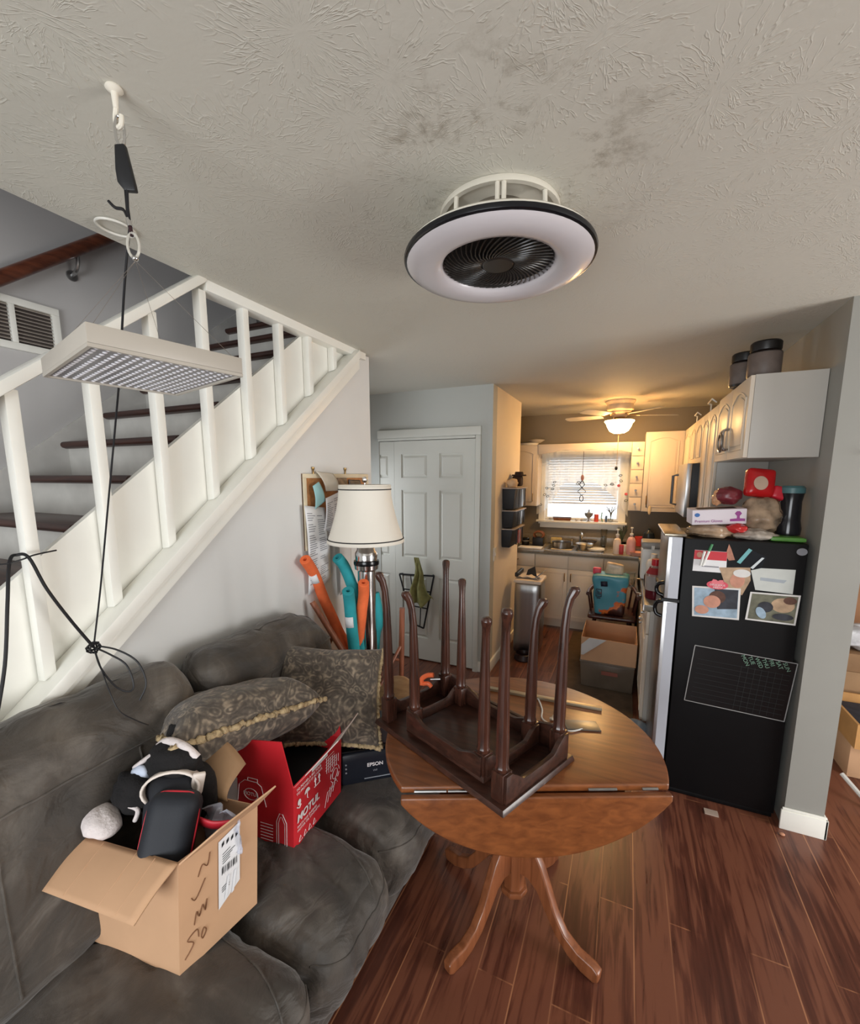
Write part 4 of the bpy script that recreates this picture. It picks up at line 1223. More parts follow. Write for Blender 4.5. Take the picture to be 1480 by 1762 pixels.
# ---------------------------------------------------------------- basket on the hall door
bk = thing('wire_basket', (-1.68, 3.41, 0.6), 'tapered black metal wall basket hanging on the white hall door', 'basket')
f = MB()
def bb(p, q, r=0.008): f.tube([p, q], r, 6)
yF = 3.395
TL, TR, BL, BR = V((-1.853, yF, .812)), V((-1.508, yF, .826)), V((-1.72, yF, .36)), V((-1.61, yF, .33))
for p, q in ((TL, TR), (TL, BL), (TR, BR), (BL, BR)): bb(p, q)
for t in (.3, .62): bb(TL.lerp(BL, t), TR.lerp(BR, t), .006)
for t in (.33, .66): bb(TL.lerp(TR, t), BL.lerp(BR, t), .005)
yb_ = 3.425
bb(TL, TL + V((.02, .03, 0))); bb(TR, TR + V((-.02, .03, 0)))
f.build('frame', BLACK, bk)
rag = MB()
GR = mat('olive_scarf', (124, 121, 74), 0.85, var=0.2, scale=20, bmp=0.3, bscale=90)
rag.grid(lambda u, v: (-1.668 + (u - .5) * (0.045 + 0.20 * v ** 1.5) + 0.075 * v * v + 0.02 * math.sin(v * 6), 3.37 - 0.035 * v + 0.025 * math.sin(u * 13 + v * 4) * v + 0.01 * noise.noise(V((u * 6, v * 8, 2))), 0.985 - 0.46 * v + 0.10 * u * v * v + 0.03 * math.sin(u * 9) * v), 22, 24)
tag(rag.build('scarf', GR, at=(-1.66, 3.37, 0.98), solid=0.003), 'crumpled olive green scarf hanging over the black basket on the hall door', 'scarf')

# ================================================================ kitchen
CZ = 0.885
def cab_front(name, root, o, ux, w, h, arch=True, m=CAB, knob=None, handle=None, th=0.018):
    """Cabinet door or drawer front: o lower left corner, ux along its width, front normal = ux x z."""
    ux = V(ux).normalized(); n = ux.cross(V((0, 0, 1)))
    Md = Matrix((ux, V((0, 0, 1)), n)).transposed().to_4x4(); Md.translation = V(o)
    mb = MB().box(0.0015, w - .0015, 0.0015, h - .0015, 0, th, Md)
    d = mb.build(name, m, root, bev=0.003)
    if arch is not None and w > 0.12 and h > 0.16:
        e = 0.045 if w > 0.2 else 0.03
        pts = [(e, e), (w - e, e), (w - e, h - e - (0.05 if arch else 0))]
        if arch:
            for k in range(1, 12):
                t = k / 12
                pts.append((w - e - (w - 2 * e) * t, h - e - 0.05 + 0.04 * math.sin(PI * t)))
        pts.append((e, h - e - (0.05 if arch else 0)))
        ring = [Md @ V((a, b, th + .001)) for a, b in pts]
        g = MB(); g.tube(ring, 0.005, 6, closed=True)
        cx, cy = w / 2, h / 2
        inner = [Md @ V((cx + (a - cx) * (1 - 0.028 / w * 2), cy + (b - cy) * (1 - 0.028 / h * 2), th)) for a, b in pts]
        g.build('moulding', m, d)
        MB().prism(inner, n * 0.004).build('raised_panel', m, d, bev=0.002)
    if knob:
        c = Md @ V((knob[0], knob[1], th))
        MB().tube([c, c + n * .012, c + n * .016, c + n * .026, c + n * .028], [.005, .005, .012, .011, .003], 12).build('knob', STEEL, d)
    if handle:
        a = Md @ V((handle[0], handle[1], th)); b = Md @ V((handle[2], handle[3], th))
        MB().tube(bez([a, a + n * .02, a.lerp(b, .5) + n * .028, b + n * .02, b], 4), 0.005, 8).build('handle', BRASS, d)
    return d

# far base cabinets
def base_unit(label, x0, x1, drawers, doors, hx=None):
    r = thing('base_cabinet', ((x0 + x1) / 2, 5.1, 0), label, 'cabinet')
    mb = MB().box(x0, x1, 4.835, 5.415, 0.10, 0.844).box(x0, x1, 4.90, 5.40, 0.0, 0.0999)
    mb.build('carcass', CAB_BRIGHT, r)
    for (a, b, c, d) in drawers:
        cab_front('drawer', r, (a, 4.8345, c), (1, 0, 0), b - a, d - c, None, m=CAB_BRIGHT, handle=((b - a) / 2 - .04, (d - c) / 2, (b - a) / 2 + .04, (d - c) / 2) if hx else None)
    for (a, b, c, d, side) in doors:
        w = b - a; kx = w - .03 if side > 0 else .03
        cab_front('door', r, (a, 4.8345, c), (1, 0, 0), w, d - c, False, m=CAB_BRIGHT, handle=(kx, d - c - .13, kx, d - c - .05))
    return r
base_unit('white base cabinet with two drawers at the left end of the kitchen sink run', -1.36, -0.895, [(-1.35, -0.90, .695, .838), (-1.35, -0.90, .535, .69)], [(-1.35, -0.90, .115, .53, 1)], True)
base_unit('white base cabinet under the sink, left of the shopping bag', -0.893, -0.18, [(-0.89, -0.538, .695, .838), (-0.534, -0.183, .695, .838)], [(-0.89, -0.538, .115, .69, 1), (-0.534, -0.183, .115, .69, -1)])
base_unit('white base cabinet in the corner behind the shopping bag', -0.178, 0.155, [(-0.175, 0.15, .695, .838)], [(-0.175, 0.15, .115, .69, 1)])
COUNTER = mat('grey_laminate_counter', (132, 126, 114), 0.25, var=0.15, scale=40)
mb = MB()
mb.box(-1.9, -0.80, 4.80, 5.418, .845, CZ).box(-0.80, -0.20, 4.80, 4.87, .845, CZ).box(-0.80, -0.20, 5.26, 5.418, .845, CZ).box(-0.20, 0.788, 4.80, 5.418, .845, CZ)
mb.box(0.145, 0.788, 4.66, 4.7999, .845, CZ)
mb.box(-1.9, 0.788, 5.398, 5.418, CZ, CZ + .10)
ct = thing('countertop', (-0.5, 5.1, .845), 'grey laminate worktop with upstand along the kitchen window wall', 'worktop')
mb.build('worktop', COUNTER, ct, bev=0.004)
sk = thing('kitchen_sink', (-0.5, 5.06, CZ), 'stainless steel sink set into the worktop under the kitchen window', 'sink')
mb = MB()
for a, b in ((-.79, -.515), (-.485, -.21)):
    mb.hexa([(a + .02, 4.89, .72), (b - .02, 4.89, .72), (b - .02, 5.24, .72), (a + .02, 5.24, .72)], [(a, 4.875, CZ + .001), (b, 4.875, CZ + .001), (b, 5.255, CZ + .001), (a, 5.255, CZ + .001)])
bmesh.ops.delete(mb.bm, geom=[f for f in mb.bm.faces if f.calc_center_median().z > CZ], context='FACES')
mb.build('basin', STEEL, sk, solid=0.002)
mb = MB()
for a, b, c, d in ((-.81, -.19, 4.865, 4.885), (-.81, -.19, 5.245, 5.275), (-.81, -.785, 4.885, 5.245), (-.215, -.19, 4.885, 5.245), (-.52, -.48, 4.885, 5.245)):
    mb.box(a, b, c, d, CZ + .0005, CZ + .004)
mb.build('rim', STEEL, sk)
fa = thing('faucet', (-0.47, 5.30, CZ), 'chrome kitchen faucet behind the sink', 'faucet')
MB().tube(bez([(-.47, 5.30, CZ + .001), (-.47, 5.30, CZ + .12), (-.46, 5.27, CZ + .16), (-.44, 5.18, CZ + .155), (-.435, 5.13, CZ + .12)], 8), 0.011, 10).build('spout', CHROME, fa)
for dx in (-.09, .09):
    MB().lathe([(0, .001), (.02, .001), (.016, .03), (.01, .05), (.018, .06), (.018, .075), (0, .08)], (-.47 + dx, 5.31, CZ), 14).build('tap_handle', CHROME, fa)

# kitchen window dressing
win = MB()
for a, b, c, d in ((-0.98, -0.905, 1.12, 2.0), (-0.075, 0.0, 1.12, 2.0), (-0.905, -0.075, 1.945, 2.0)):
    win.box(a, b, 5.395, 5.419, c, d)
win.box(-1.0, 0.02, 5.35, 5.419, 1.145, 1.169).box(-0.96, -0.02, 5.40, 5.419, 1.075, 1.144)
struct('trim_kitchen_window', win, TRIM, bev=0.003)
w = MB()
for a, b, c, d in ((-0.92, -0.885, 1.171, 1.949), (-0.095, -0.06, 1.171, 1.949), (-0.885, -0.095, 1.171, 1.20), (-0.885, -0.095, 1.92, 1.949), (-0.885, -0.095, 1.53, 1.56)):
    w.box(a, b, 5.475, 5.505, c, d)
w1 = struct('window_1', w, TRIM)
MB().box(-0.885, -0.095, 5.505, 5.508, 1.172, 1.948).build('pane', PANE, w1)
bl = thing('window_blind', (-0.49, 5.45, 1.94), 'white slatted blind lowered over the top of the kitchen window', 'blind')
SLAT, _nt, _p = newmat('blind_slat')
_p.inputs['Base Color'].default_value = lin((226, 228, 230)); _p.inputs['Roughness'].default_value = 0.5
_t = _nt.nodes.new('ShaderNodeBsdfTranslucent'); _t.inputs['Color'].default_value = lin((226, 230, 232))
_m = _nt.nodes.new('ShaderNodeMixShader'); _m.inputs[0].default_value = 0.22
_nt.links.new(_p.outputs[0], _m.inputs[1]); _nt.links.new(_t.outputs[0], _m.inputs[2]); _nt.links.new(_m.outputs[0], _nt.nodes['Material Output'].inputs['Surface'])
MB().box(-0.88, -0.10, 5.43, 5.465, 1.915, 1.943).build('head_rail', WHITEP, bl)
for k in range(17):
    z = 1.90 - k * 0.0305
    MB().hexa([(-.878, 5.432, z - .011), (-.102, 5.432, z - .011), (-.102, 5.460, z + .011), (-.878, 5.460, z + .011)][::-1], [(-.878, 5.433, z - .009), (-.102, 5.433, z - .009), (-.102, 5.461, z + .013), (-.878, 5.461, z + .013)][::-1]).build('slat', SLAT, bl)
MB().box(-0.878, -0.102, 5.435, 5.46, 1.368, 1.388).build('bottom_rail', SLAT, bl)
# valance board with scalloped lower edge between the wall cabinets
pts = [(-0.955, 2.055), (-0.955, 1.945)]
for k in range(25):
    t = k / 24
    x = -0.955 + 0.17 + 0.64 * t
    pts.append((x, 1.965 + 0.022 * abs(math.sin(t * PI * 2.5)) ** 0.8))
pts += [(0.018, 1.945), (0.018, 2.055)]
vb = MB().prism([(x, 5.10, z) for x, z in pts], (0, 0.018, 0))
tag(vb.build('window_valance', CAB, at=(-0.47, 5.1, 1.95), bev=0.002), 'white scalloped wooden valance board above the kitchen window', 'valance')
# sheer curtain: two panels and a middle swag
SHEER, nt, p = newmat('sheer_curtain')
p.inputs['Base Color'].default_value = (0.92, 0.94, 0.93, 1); p.inputs['Roughness'].default_value = 0.8
tr = nt.nodes.new('ShaderNodeBsdfTransparent'); tl = nt.nodes.new('ShaderNodeBsdfTranslucent'); tl.inputs['Color'].default_value = (0.93, 0.95, 0.94, 1)
m1 = nt.nodes.new('ShaderNodeMixShader'); m1.inputs[0].default_value = 0.5
m2 = nt.nodes.new('ShaderNodeMixShader'); m2.inputs[0].default_value = 0.30
out = nt.nodes['Material Output']
nt.links.new(p.outputs[0], m1.inputs[1]); nt.links.new(tl.outputs[0], m1.inputs[2])
nt.links.new(m1.outputs[0], m2.inputs[1]); nt.links.new(tr.outputs[0], m2.inputs[2]); nt.links.new(m2.outputs[0], out.inputs['Surface'])
LEAFM = mat('curtain_embroidery', (58, 66, 60), 0.8); FLOWM = mat('curtain_flower', (196, 92, 104), 0.8)
def curtain(label, x0, x1, prof, flowers):
    r = thing('curtain', ((x0 + x1) / 2, 5.36, 1.98), label, 'curtain', 'sheer kitchen curtains')
    def f_(u, v):
        x = x0 + (x1 - x0) * u
        z = 1.985 - (1.985 - prof(u)) * v
        return (x, 5.365 + 0.010 * math.sin(u * 22) * (0.5 + v * .5), z)
    mb = MB(); mb.grid(f_, 40, 14); mb.build('sheer_panel', SHEER, r)
    for (u, v, k) in flowers:
        q = V(f_(u, v)) + V((0, -0.014, 0))
        g = MB()
        if k == 'f':
            g.ell(q, (.017, .003, .016), 10, 6)
            g.build('flower', FLOWM, r)
        else:
            s = 1 if k == 'l' else -1
            g.tube(bez([q, q + V((.012 * s, 0, .016)), q + V((.034 * s, 0, .012)), q + V((.02 * s, 0, -.004)), q], 4), 0.0032, 5)
            g.build('leaf', LEAFM, r)
curtain('left sheer white curtain panel with embroidered leaves at the kitchen window', -1.0, -0.735, lambda u: 1.235 + 0.26 * u ** 2 + .05 * u, [(.28, .72, 'l'), (.5, .66, 'r'), (.62, .72, 'l'), (.8, .74, 'r'), (.25, .88, 'r'), (.7, .62, 'l'), (.42, .78, 'l')])
curtain('right sheer white curtain panel with a red embroidered flower at the kitchen window', -0.27, 0.02, lambda u: 1.55 - 0.31 * u ** 1.6, [(.62, .68, 'f'), (.9, .70, 'f'), (.3, .80, 'l'), (.45, .74, 'r'), (.6, .5, 'l'), (.75, .55, 'r'), (.2, .86, 'r'), (.85, .84, 'l')])
curtain('middle sheer white swag of the kitchen curtain hanging behind the suncatcher', -0.735, -0.27, lambda u: 1.60 + 0.05 * abs(math.sin(u * PI * 2)) - .02, [(.5, .9, 'l'), (.5, .9, 'r'), (.47, .97, 'r')])
sc_ = thing('suncatcher', (-0.482, 5.34, 1.60), 'small dark metal window ornament hanging in front of the kitchen blind', 'ornament')
MB().cyl((-.482, 5.335, 1.98), (-.482, 5.335, 1.66), 0.0025, n=6).build('cord', INK, sc_)
g = MB()
c = V((-.482, 5.335, 0))
g.tube([c + V((0, 0, 1.655)), c + V((-.028, 0, 1.60)), c + V((.0, 0, 1.565)), c + V((.045, 0, 1.52)), c + V((0, 0, 1.475)), c + V((-.045, 0, 1.52)), c + V((0, 0, 1.565)), c + V((.028, 0, 1.60)), c + V((0, 0, 1.655))], 0.005, 6)
g.build('metal_outline', INK, sc_)
MB().tube([c + V((.02 * math.cos(t), 0, 1.44 + .035 * math.sin(t))) for t in [2 * PI * k / 14 for k in range(14)]], 0.0045, 6, closed=True).build('drop_ring', INK, sc_)
MB().ell(c + V((0, -.004, 1.68)), (.018, .008, .035), 12, 8).build('figure', mat('pink_figure', (150, 110, 108), 0.5), sc_)

# wall cabinets by the window
wl = thing('wall_cabinet', (-1.2, 5.26, 1.35), 'white wall cabinet left of the kitchen window', 'cabinet')
MB().box(-1.45, -0.957, 5.12, 5.418, 1.352, 2.055).build('carcass', CAB, wl)
cab_front('door', wl, (-1.33, 5.1195, 1.354), (1, 0, 0), 0.365, 0.69, True, handle=(.33, .06, .33, .14))
sd = thing('spice_drawers', (0.08, 5.26, 1.33), 'column of five small white spice drawers right of the kitchen window', 'drawers')
MB().box(0.02, 0.143, 5.12, 5.418, 1.33, 2.055).build('carcass', CAB, sd)
for k in range(5):
    cab_front('drawer', sd, (0.021, 5.1195, 1.333 + .1442 * k), (1, 0, 0), .121, .141, None, knob=(.06, .07))
cw = thing('wall_cabinet', (0.32, 5.26, 1.33), 'white wall cabinet with arched door in the kitchen corner beside the spice drawers', 'cabinet')
MB().box(0.146, 0.788, 5.11, 5.418, 1.325, 2.15).build('carcass', CAB, cw)
cab_front('door', cw, (0.147, 5.1095, 1.328), (1, 0, 0), .35, .815, True, handle=(.04, .08, .04, .16))
lk = MB().ell((0.225, 5.082, 1.345), (.016, .010, .05), 12, 8)
tag(lk.build('potholder', mat('cream_cloth', (214, 196, 164), 0.85), at=(0.225, 5.08, 1.345)), 'small cream cloth hanging at the bottom of the corner wall cabinet', 'cloth')
# right run of wall cabinets, fronts facing the aisle (-x)
def wall_unit(label, y0, y1, z0, z1, doors, x=0.5, strap=False):
    r = thing('wall_cabinet', (0.65, (y0 + y1) / 2, z0), label, 'cabinet')
    MB().box(x + .018, 0.788, y0 + .001, y1 - .001, z0, z1).build('carcass', CABSIDE, r, bev=0.002)
    w = (y1 - y0) / doors
    for k in range(doors):
        a = y1 - k * w
        d = cab_front('door', r, (x + .0175, a, z0 + .001), (0, -1, 0), w, z1 - z0 - .002, True, m=CAB)
    return r
ofr = wall_unit('white wall cabinet with two arched doors above the fridge', 2.56, 3.33, 1.785, 2.172, 2)
wall_unit('tall white wall cabinet between the fridge cabinet and the microwave', 3.332, 3.94, 1.352, 2.155, 2)
wall_unit('short white wall cabinet above the microwave', 3.942, 4.62, 1.80, 2.155, 2)
wall_unit('white wall cabinet beyond the microwave', 4.622, 5.105, 1.352, 2.155, 1)
# chrome pulls of the fridge cabinet joined by a lock ring
for s in (2.915, 2.975):
    c = V((.4998, s, 1.90))
    MB().tube(bez([c + V((0, 0, -.055)), c + V((-.028, 0, -.05)), c + V((-.032, 0, 0)), c + V((-.028, 0, .05)), c + V((0, 0, .055))], 5), 0.006, 8).build('handle', CHROME, ofr)
lr = MB().tube([V((.462, 2.945 + .045 * math.cos(t), 1.885 + .05 * math.sin(t))) for t in [2 * PI * k / 22 for k in range(22)]], 0.008, 8, closed=True)
tag(lr.build('lock_ring', STEEL, at=(.462, 2.945, 1.885)), 'grey child lock ring joining the handles of the cabinet above the fridge', 'lock')
mwv = thing('microwave', (0.6, 4.28, 1.38), 'steel and black microwave hung under the short wall cabinet', 'microwave')
MB().box(0.452, 0.788, 3.948, 4.61, 1.375, 1.797).build('body', BLACK, mwv, bev=0.004)
MB().box(0.418, 0.4515, 3.948, 4.61, 1.375, 1.797).build('door', STEEL, mwv, bev=0.004)
MB().tube([(.418, 4.55, 1.44), (.375, 4.55, 1.45), (.375, 4.55, 1.70), (.418, 4.55, 1.71)], 0.011, 10).build('handle', mat('dark_handle', (86, 88, 92), 0.35, 0.6), mwv)
for i, (y, lab) in enumerate(((4.55, 'left'), (4.1, 'right'))):
    pass

# right base run, stove
def right_base(label, y0, y1, fronts):
    r = thing('base_cabinet', (0.48, (y0 + y1) / 2, 0), label, 'cabinet')
    MB().box(0.183, 0.788, y0, y1, 0.09, 0.844).box(0.24, 0.788, y0 + .002, y1, 0, 0.0899).build('carcass', CABSIDE, r)
    w = (y1 - y0) / fronts
    for k in range(fronts):
        a = y1 - k * w
        cab_front('drawer', r, (0.1825, a, .69), (0, -1, 0), w, .15, None, knob=(w / 2, .075))
        cab_front('door', r, (0.1825, a, .095), (0, -1, 0), w, .59, False, knob=(.05 if k else w - .05, .54))
    return r
right_base('white base cabinet with silver knobs next to the fridge, its end panel facing the room', 3.0, 3.94, 2)
cr = thing('countertop', (0.47, 3.47, .845), 'short grey worktop beside the fridge holding the juice bottle', 'worktop')
MB().box(0.145, 0.788, 2.995, 3.945, .8445, CZ).build('worktop', COUNTER, cr, bev=0.004)
MB().box(0.140, 0.1445, 2.995, 3.945, .847, CZ - .002).build('edge_strip', CHROME, cr)
sv = thing('stove', (0.47, 4.3, 0), 'white kitchen stove under the microwave', 'stove')
MB().box(0.20, 0.788, 3.955, 4.645, 0.0, 0.885).build('body', WHITEP, sv, bev=0.004)
MB().box(0.17, 0.1995, 3.96, 4.64, 0.14, 0.74).build('oven_door', BLACKGL, sv, bev=0.004)
MB().tube([(.17, 4.02, .70), (.135, 4.02, .70), (.135, 4.58, .70), (.17, 4.58, .70)], .01, 8).build('handle', CHROME, sv)
rcb = thing('base_cabinet', (0.5, 4.75, 0), 'white corner base cabinet beyond the stove', 'cabinet')
MB().box(0.183, 0.788, 4.662, 4.83, 0.0, 0.844).build('carcass', CABSIDE, rcb)

for y_, lab_ in ((3.75, 'white wire bracket on top of the tall cabinet, the one nearer the fridge'), (4.45, 'white wire bracket on top of the short cabinet above the microwave')):
    tag(MB().tube([(.52, y_ + .06, 2.158), (.52, y_ + .06, 2.215), (.50, y_ + .06, 2.222), (.50, y_ - .10, 2.23), (.53, y_ - .10, 2.205)], .005, 6).build('wire_bracket', TRIM, at=(.52, y_, 2.157)), lab_, 'bracket')
# ceiling fan with light in the kitchen
KX, KY = -0.11, 4.70
kf = thing('ceiling_fan', (KX, KY, ZC), 'white kitchen ceiling fan with a glowing glass bowl light', 'fan')
FANW = mat('fan_cream', (226, 208, 178), 0.4)
MB().lathe([(0, 0), (.135, 0), (.137, -.012), (.125, -.03), (.118, -.04), (.122, -.06), (.118, -.085), (.10, -.10), (.10, -.115), (.085, -.13), (.07, -.14), (.06, -.155), (0, -.155)], (KX, KY, ZC - .0005), 36).build('motor_housing', FANW, kf)
BLD = mat('fan_blade_white', (206, 196, 178), 0.5)
for k in range(5):
    a = 2 * PI * k / 5 + .35
    d = V((math.cos(a), math.sin(a), 0)); s = V((-math.sin(a), math.cos(a), 0))
    c = V((KX, KY, ZC - .135))
    MB().prism([c + d * .09 - s * .012, c + d * .20 - s * .02, c + d * .20 + s * .02, c + d * .09 + s * .012], (0, 0, .006)).build('blade_arm', BRASS, kf)
    q = []
    for r_, w_ in ((.17, .048), (.30, .06), (.46, .066), (.52, .055), (.54, .03)):
        q.append((r_, w_))
    pl = [c + d * r_ - s * w_ + V((0, 0, -.006 - w_ * .15)) for r_, w_ in q] + [c + d * r_ + s * w_ + V((0, 0, -.006 + w_ * .15)) for r_, w_ in reversed(q)]
    MB().prism(pl, (0, 0, .005)).build('blade', BLD, kf)
MB().lathe([(0, -.156), (.05, -.156), (.055, -.17), (.10, -.178), (.125, -.182), (.125, -.188), (0, -.188)], (KX, KY, ZC), 32).build('light_fitter', BRASS, kf)
GLOW = mat('lit_glass_bowl', (255, 226, 176), 0.4, emit=(255, 200, 128), estr=72.0)
MB().lathe([(.133, -.1885), (.136, -.196), (.118, -.215), (.108, -.245), (.085, -.285), (.05, -.305), (0, -.31)], (KX, KY, ZC), 36).build('glass_bowl', GLOW, kf)
MB().lathe([(0, -.31), (.012, -.312), (.01, -.325), (0, -.33)], (KX, KY, ZC), 12).build('bowl_finial', BRASS, kf)
MB().cyl((KX, KY - .0, ZC - .331), (KX, KY, 1.80), 0.0022, n=6).build('pull_chain', mat('pale_chain', (200, 176, 140), 0.4), kf)
MB().ell((KX - .003, KY, 1.775), (.014, .014, .020), 12, 8).build('chain_pull', INK, kf)

# ---------------------------------------------------------------- small things in the kitchen
def solo(name, mb, m, label, cat, at, group=None, **k):
    return tag(mb.build(name, m, at=at, **k), label, cat, group)
def lat(name, prof, x, y, z, m, label, cat, n=20, group=None, parts=()):
    """Turned thing; parts: (name, profile, material)."""
    r = thing(name, (x, y, z), label, cat, group)
    MB().lathe(prof, (x, y, z), n).build('body', m, r)
    for nm, pf, mm in parts:
        MB().lathe(pf, (x, y, z), n).build(nm, mm, r)
    return r
T = 0.0012
cz = CZ + T
RW = mat('rattan', (128, 78, 48), 0.7, var=0.3, scale=60, bmp=0.4, bscale=120)
lat('speaker', [(0, 0), (.042, 0), (.045, .03), (.045, .085), (.035, .095), (0, .095)], -1.06, 5.06, cz, BLACKGL, 'round black canister at the left end of the sink worktop', 'canister', parts=[('ring', [(.046, .055), (.048, .06), (.046, .065)], STEEL)])
b = thing('gift_basket', (-0.92, 5.12, cz), 'black tin with a brown woven bow on the sink worktop', 'basket')
MB().box(-0.985, -0.86, 5.08, 5.19, cz, cz + .10).build('tin', BLACK, b, bev=0.006)
mb = MB()
for k in range(5):
    mb.tube([V((-.92 + .055 * math.cos(t) , 5.135 + .02 * (k - 2), cz + .125 + .04 * math.sin(t) + .004 * (k % 2))) for t in [2 * PI * j / 14 for j in range(14)]], .009, 6, closed=True)
mb.build('bow', RW, b)
solo('dish_mat', MB().box(-1.10, -0.84, 4.84, 4.99, cz, cz + .012), mat('white_mat', (222, 224, 228), 0.8), 'white dish mat at the left of the sink', 'mat', (-.97, 4.9, cz), bev=0.003)
solo('sponge_pack', MB().rbox((-0.745, 5.335, cz + .04), (.065, .03, .038), .012, 6), mat('sponge', (206, 188, 132), 0.8, var=0.2, scale=30), 'pale yellow pack of sponges beside the sink', 'sponges', (-.745, 5.335, cz))
mb = MB().lathe([(.0, .0), (.06, 0), (.085, .05), (.088, .052), (.083, .05), (.058, .006), (0, .006)], (-.40, 5.05, cz - .02), 24)
lat('steel_bowl', [(0, 0), (.05, 0), (.095, .07), (.097, .072), (.091, .07), (.048, .006), (0, .006)], -.395, 4.99, cz + .003, STEEL, 'stack of steel mixing bowls draining at the sink', 'bowl')
lat('cooking_pot', [(0, 0), (.10, 0), (.105, .07), (.108, .072), (.10, .07), (.096, .006), (0, .006)], -.645, 5.03, cz + .004, STEEL, 'wide steel pan in the left half of the sink', 'pan', parts=[('handle', [(0, .0)], STEEL)][:0])
lat('strainer', [(0, 0), (.04, 0), (.085, .05), (.087, .052), (.08, .05), (.036, .005), (0, .005)], -.36, 5.17, cz + .03, mat('dark_metal', (72, 66, 62), 0.35, 0.7), 'dark colander propped behind the steel bowls', 'colander')
lat('glass_vase', [(0, 0), (.03, 0), (.034, .19), (.036, .20), (.031, .19), (.027, .008), (0, .008)], -.215, 5.34, cz, GLASS, 'tall clear glass on the worktop under the right half of the window', 'glass')
lat('plate_stack', [(0, 0), (.06, 0), (.09, .02), (.09, .032), (0, .032)], -.27, 4.95, cz + .003, WHITEP, 'white plates lying at the right end of the sink', 'plates')
LOT = mat('lotion_white', (232, 216, 204), 0.4); PINK = mat('lotion_pink', (214, 168, 172), 0.4)
lat('lotion_bottle', [(0, 0), (.036, 0), (.038, .02), (.038, .13), (.03, .155), (.014, .165), (.014, .19), (0, .19)], -.062, 4.90, cz, LOT, 'white lotion bottle with a red label patch on the worktop, left of the pink one', 'bottle', parts=[('pump', [(0, .1905), (.018, .1905), (.018, .21), (.006, .212), (.006, .25), (.016, .252), (.016, .262), (0, .262)], WHITEP)])
solo('red_tube', MB().rbox((-.018, 4.855, cz + .055), (.022, .012, .053), .01, 6), mat('tomato_red', (188, 56, 58), 0.4), 'small red tube standing in front of the white lotion bottle', 'tube', (-.018, 4.855, cz))
lat('lotion_bottle', [(0, 0), (.042, 0), (.044, .02), (.044, .14), (.03, .175), (.013, .185), (.013, .20), (0, .20)], .072, 4.93, cz, PINK, 'pink pump bottle on the worktop, right of the white lotion bottle', 'bottle', parts=[('pump', [(0, .2005), (.018, .2005), (.018, .22), (.005, .222), (.005, .27), (.014, .272), (.014, .285), (0, .285)], WHITEP)])
lat('bowl', [(0, 0), (.05, 0), (.07, .04), (.066, .04), (.046, .005), (0, .005)], .13, 4.86, cz, mat('pink_bowl', (220, 170, 156), 0.4), 'small peach coloured bowl at the corner of the worktop', 'bowl')
lat('jar', [(0, 0), (.035, 0), (.037, .06), (.03, .075), (0, .075)], .0, 5.08, cz, mat('milky_jar', (220, 224, 236), 0.3), 'white jar between the two lotion bottles', 'jar')
pl = thing('utensil_pot', (-.02, 5.20, cz), 'dark pot with thin green stems behind the lotion bottles', 'plant')
MB().lathe([(0, 0), (.035, 0), (.045, .09), (.04, .09), (0, .085)], (-.02, 5.20, cz), 18).build('pot', BLACKGL, pl)
for k in range(9):
    a = k * 2.4
    MB().tube(bez([(-.02, 5.20, cz + .08), (-.02 + .02 * math.cos(a), 5.2 + .015 * math.sin(a), cz + .16), (-.02 + .05 * math.cos(a), 5.2 + .03 * math.sin(a), cz + .23 + .02 * (k % 3))], 4), .0035, 5).build('stem', mat('dull_green', (70, 84, 64), 0.7), pl)
lat('red_cup', [(0, 0), (.035, 0), (.05, .10), (.047, .10), (.03, .005), (0, .005)], .155, 5.16, cz + .06, mat('cup_red', (214, 66, 58), 0.4), 'red cup on the worktop below the corner wall cabinet', 'cup')
lat('teapot', [(0, 0), (.045, 0), (.06, .04), (.05, .09), (.02, .11), (.012, .125), (.015, .135), (0, .145)], .235, 5.03, cz + .13, mat('teapot_dark', (34, 44, 52), 0.3), 'dark blue teapot in the kitchen corner', 'teapot')
solo('canister_box', MB().box(.12, .36, 4.98, 5.28, cz, cz + .055), mat('toaster_brown', (96, 84, 72), 0.4), 'low brown box in the kitchen corner under the red cup', 'box', (.2, 5.1, cz), bev=0.006)
solo('cutting_board', MB().box(.17, .40, 4.97, 5.10, cz + .0565, cz + .128), wood('board_wood', (150, 110, 74), (186, 144, 102), 0), 'wooden block in the kitchen corner under the dark teapot', 'board', (.28, 5.03, cz + .057), bev=0.006)
bb_ = thing('bread_bin', (.21, 3.83, cz), 'white bin with a grey lid on the worktop beside the stove', 'bin')
MB().rbox((.212, 3.83, cz + .125), (.078, .10, .124), .02, 6).build('body', WHITEP, bb_, ang=60)
MB().rbox((.212, 3.83, cz + .278), (.082, .105, .027), .015, 6).build('lid', mat('lid_grey', (150, 148, 144), 0.4), bb_, ang=60)
MB().box(.20, .222, 3.722, 3.727, cz + .245, cz + .275).build('latch', WHITEP, bb_)
jb = thing('juice_bottle', (.205, 3.18, cz), 'large juice bottle with a red cap and dark red juice beside the fridge', 'bottle')
MB().lathe([(0, 0), (.050, 0), (.054, .01), (.054, .06), (0, .06)], (.205, 3.18, cz), 24).build('juice', mat('red_juice', (88, 20, 30), 0.15), jb)
MB().lathe([(.054, .0605), (.053, .12), (.054, .16), (.035, .205), (.02, .215), (.02, .225), (0, .225)], (.205, 3.18, cz), 24).build('body', mat('bottle_clear', (186, 150, 140), 0.12, alpha=0.7), jb)
MB().lathe([(.0545, .17), (.056, .172), (.04, .207), (.037, .21)], (.205, 3.18, cz), 24).build('red_shoulder_label', mat('label_red', (150, 34, 40), 0.4), jb)
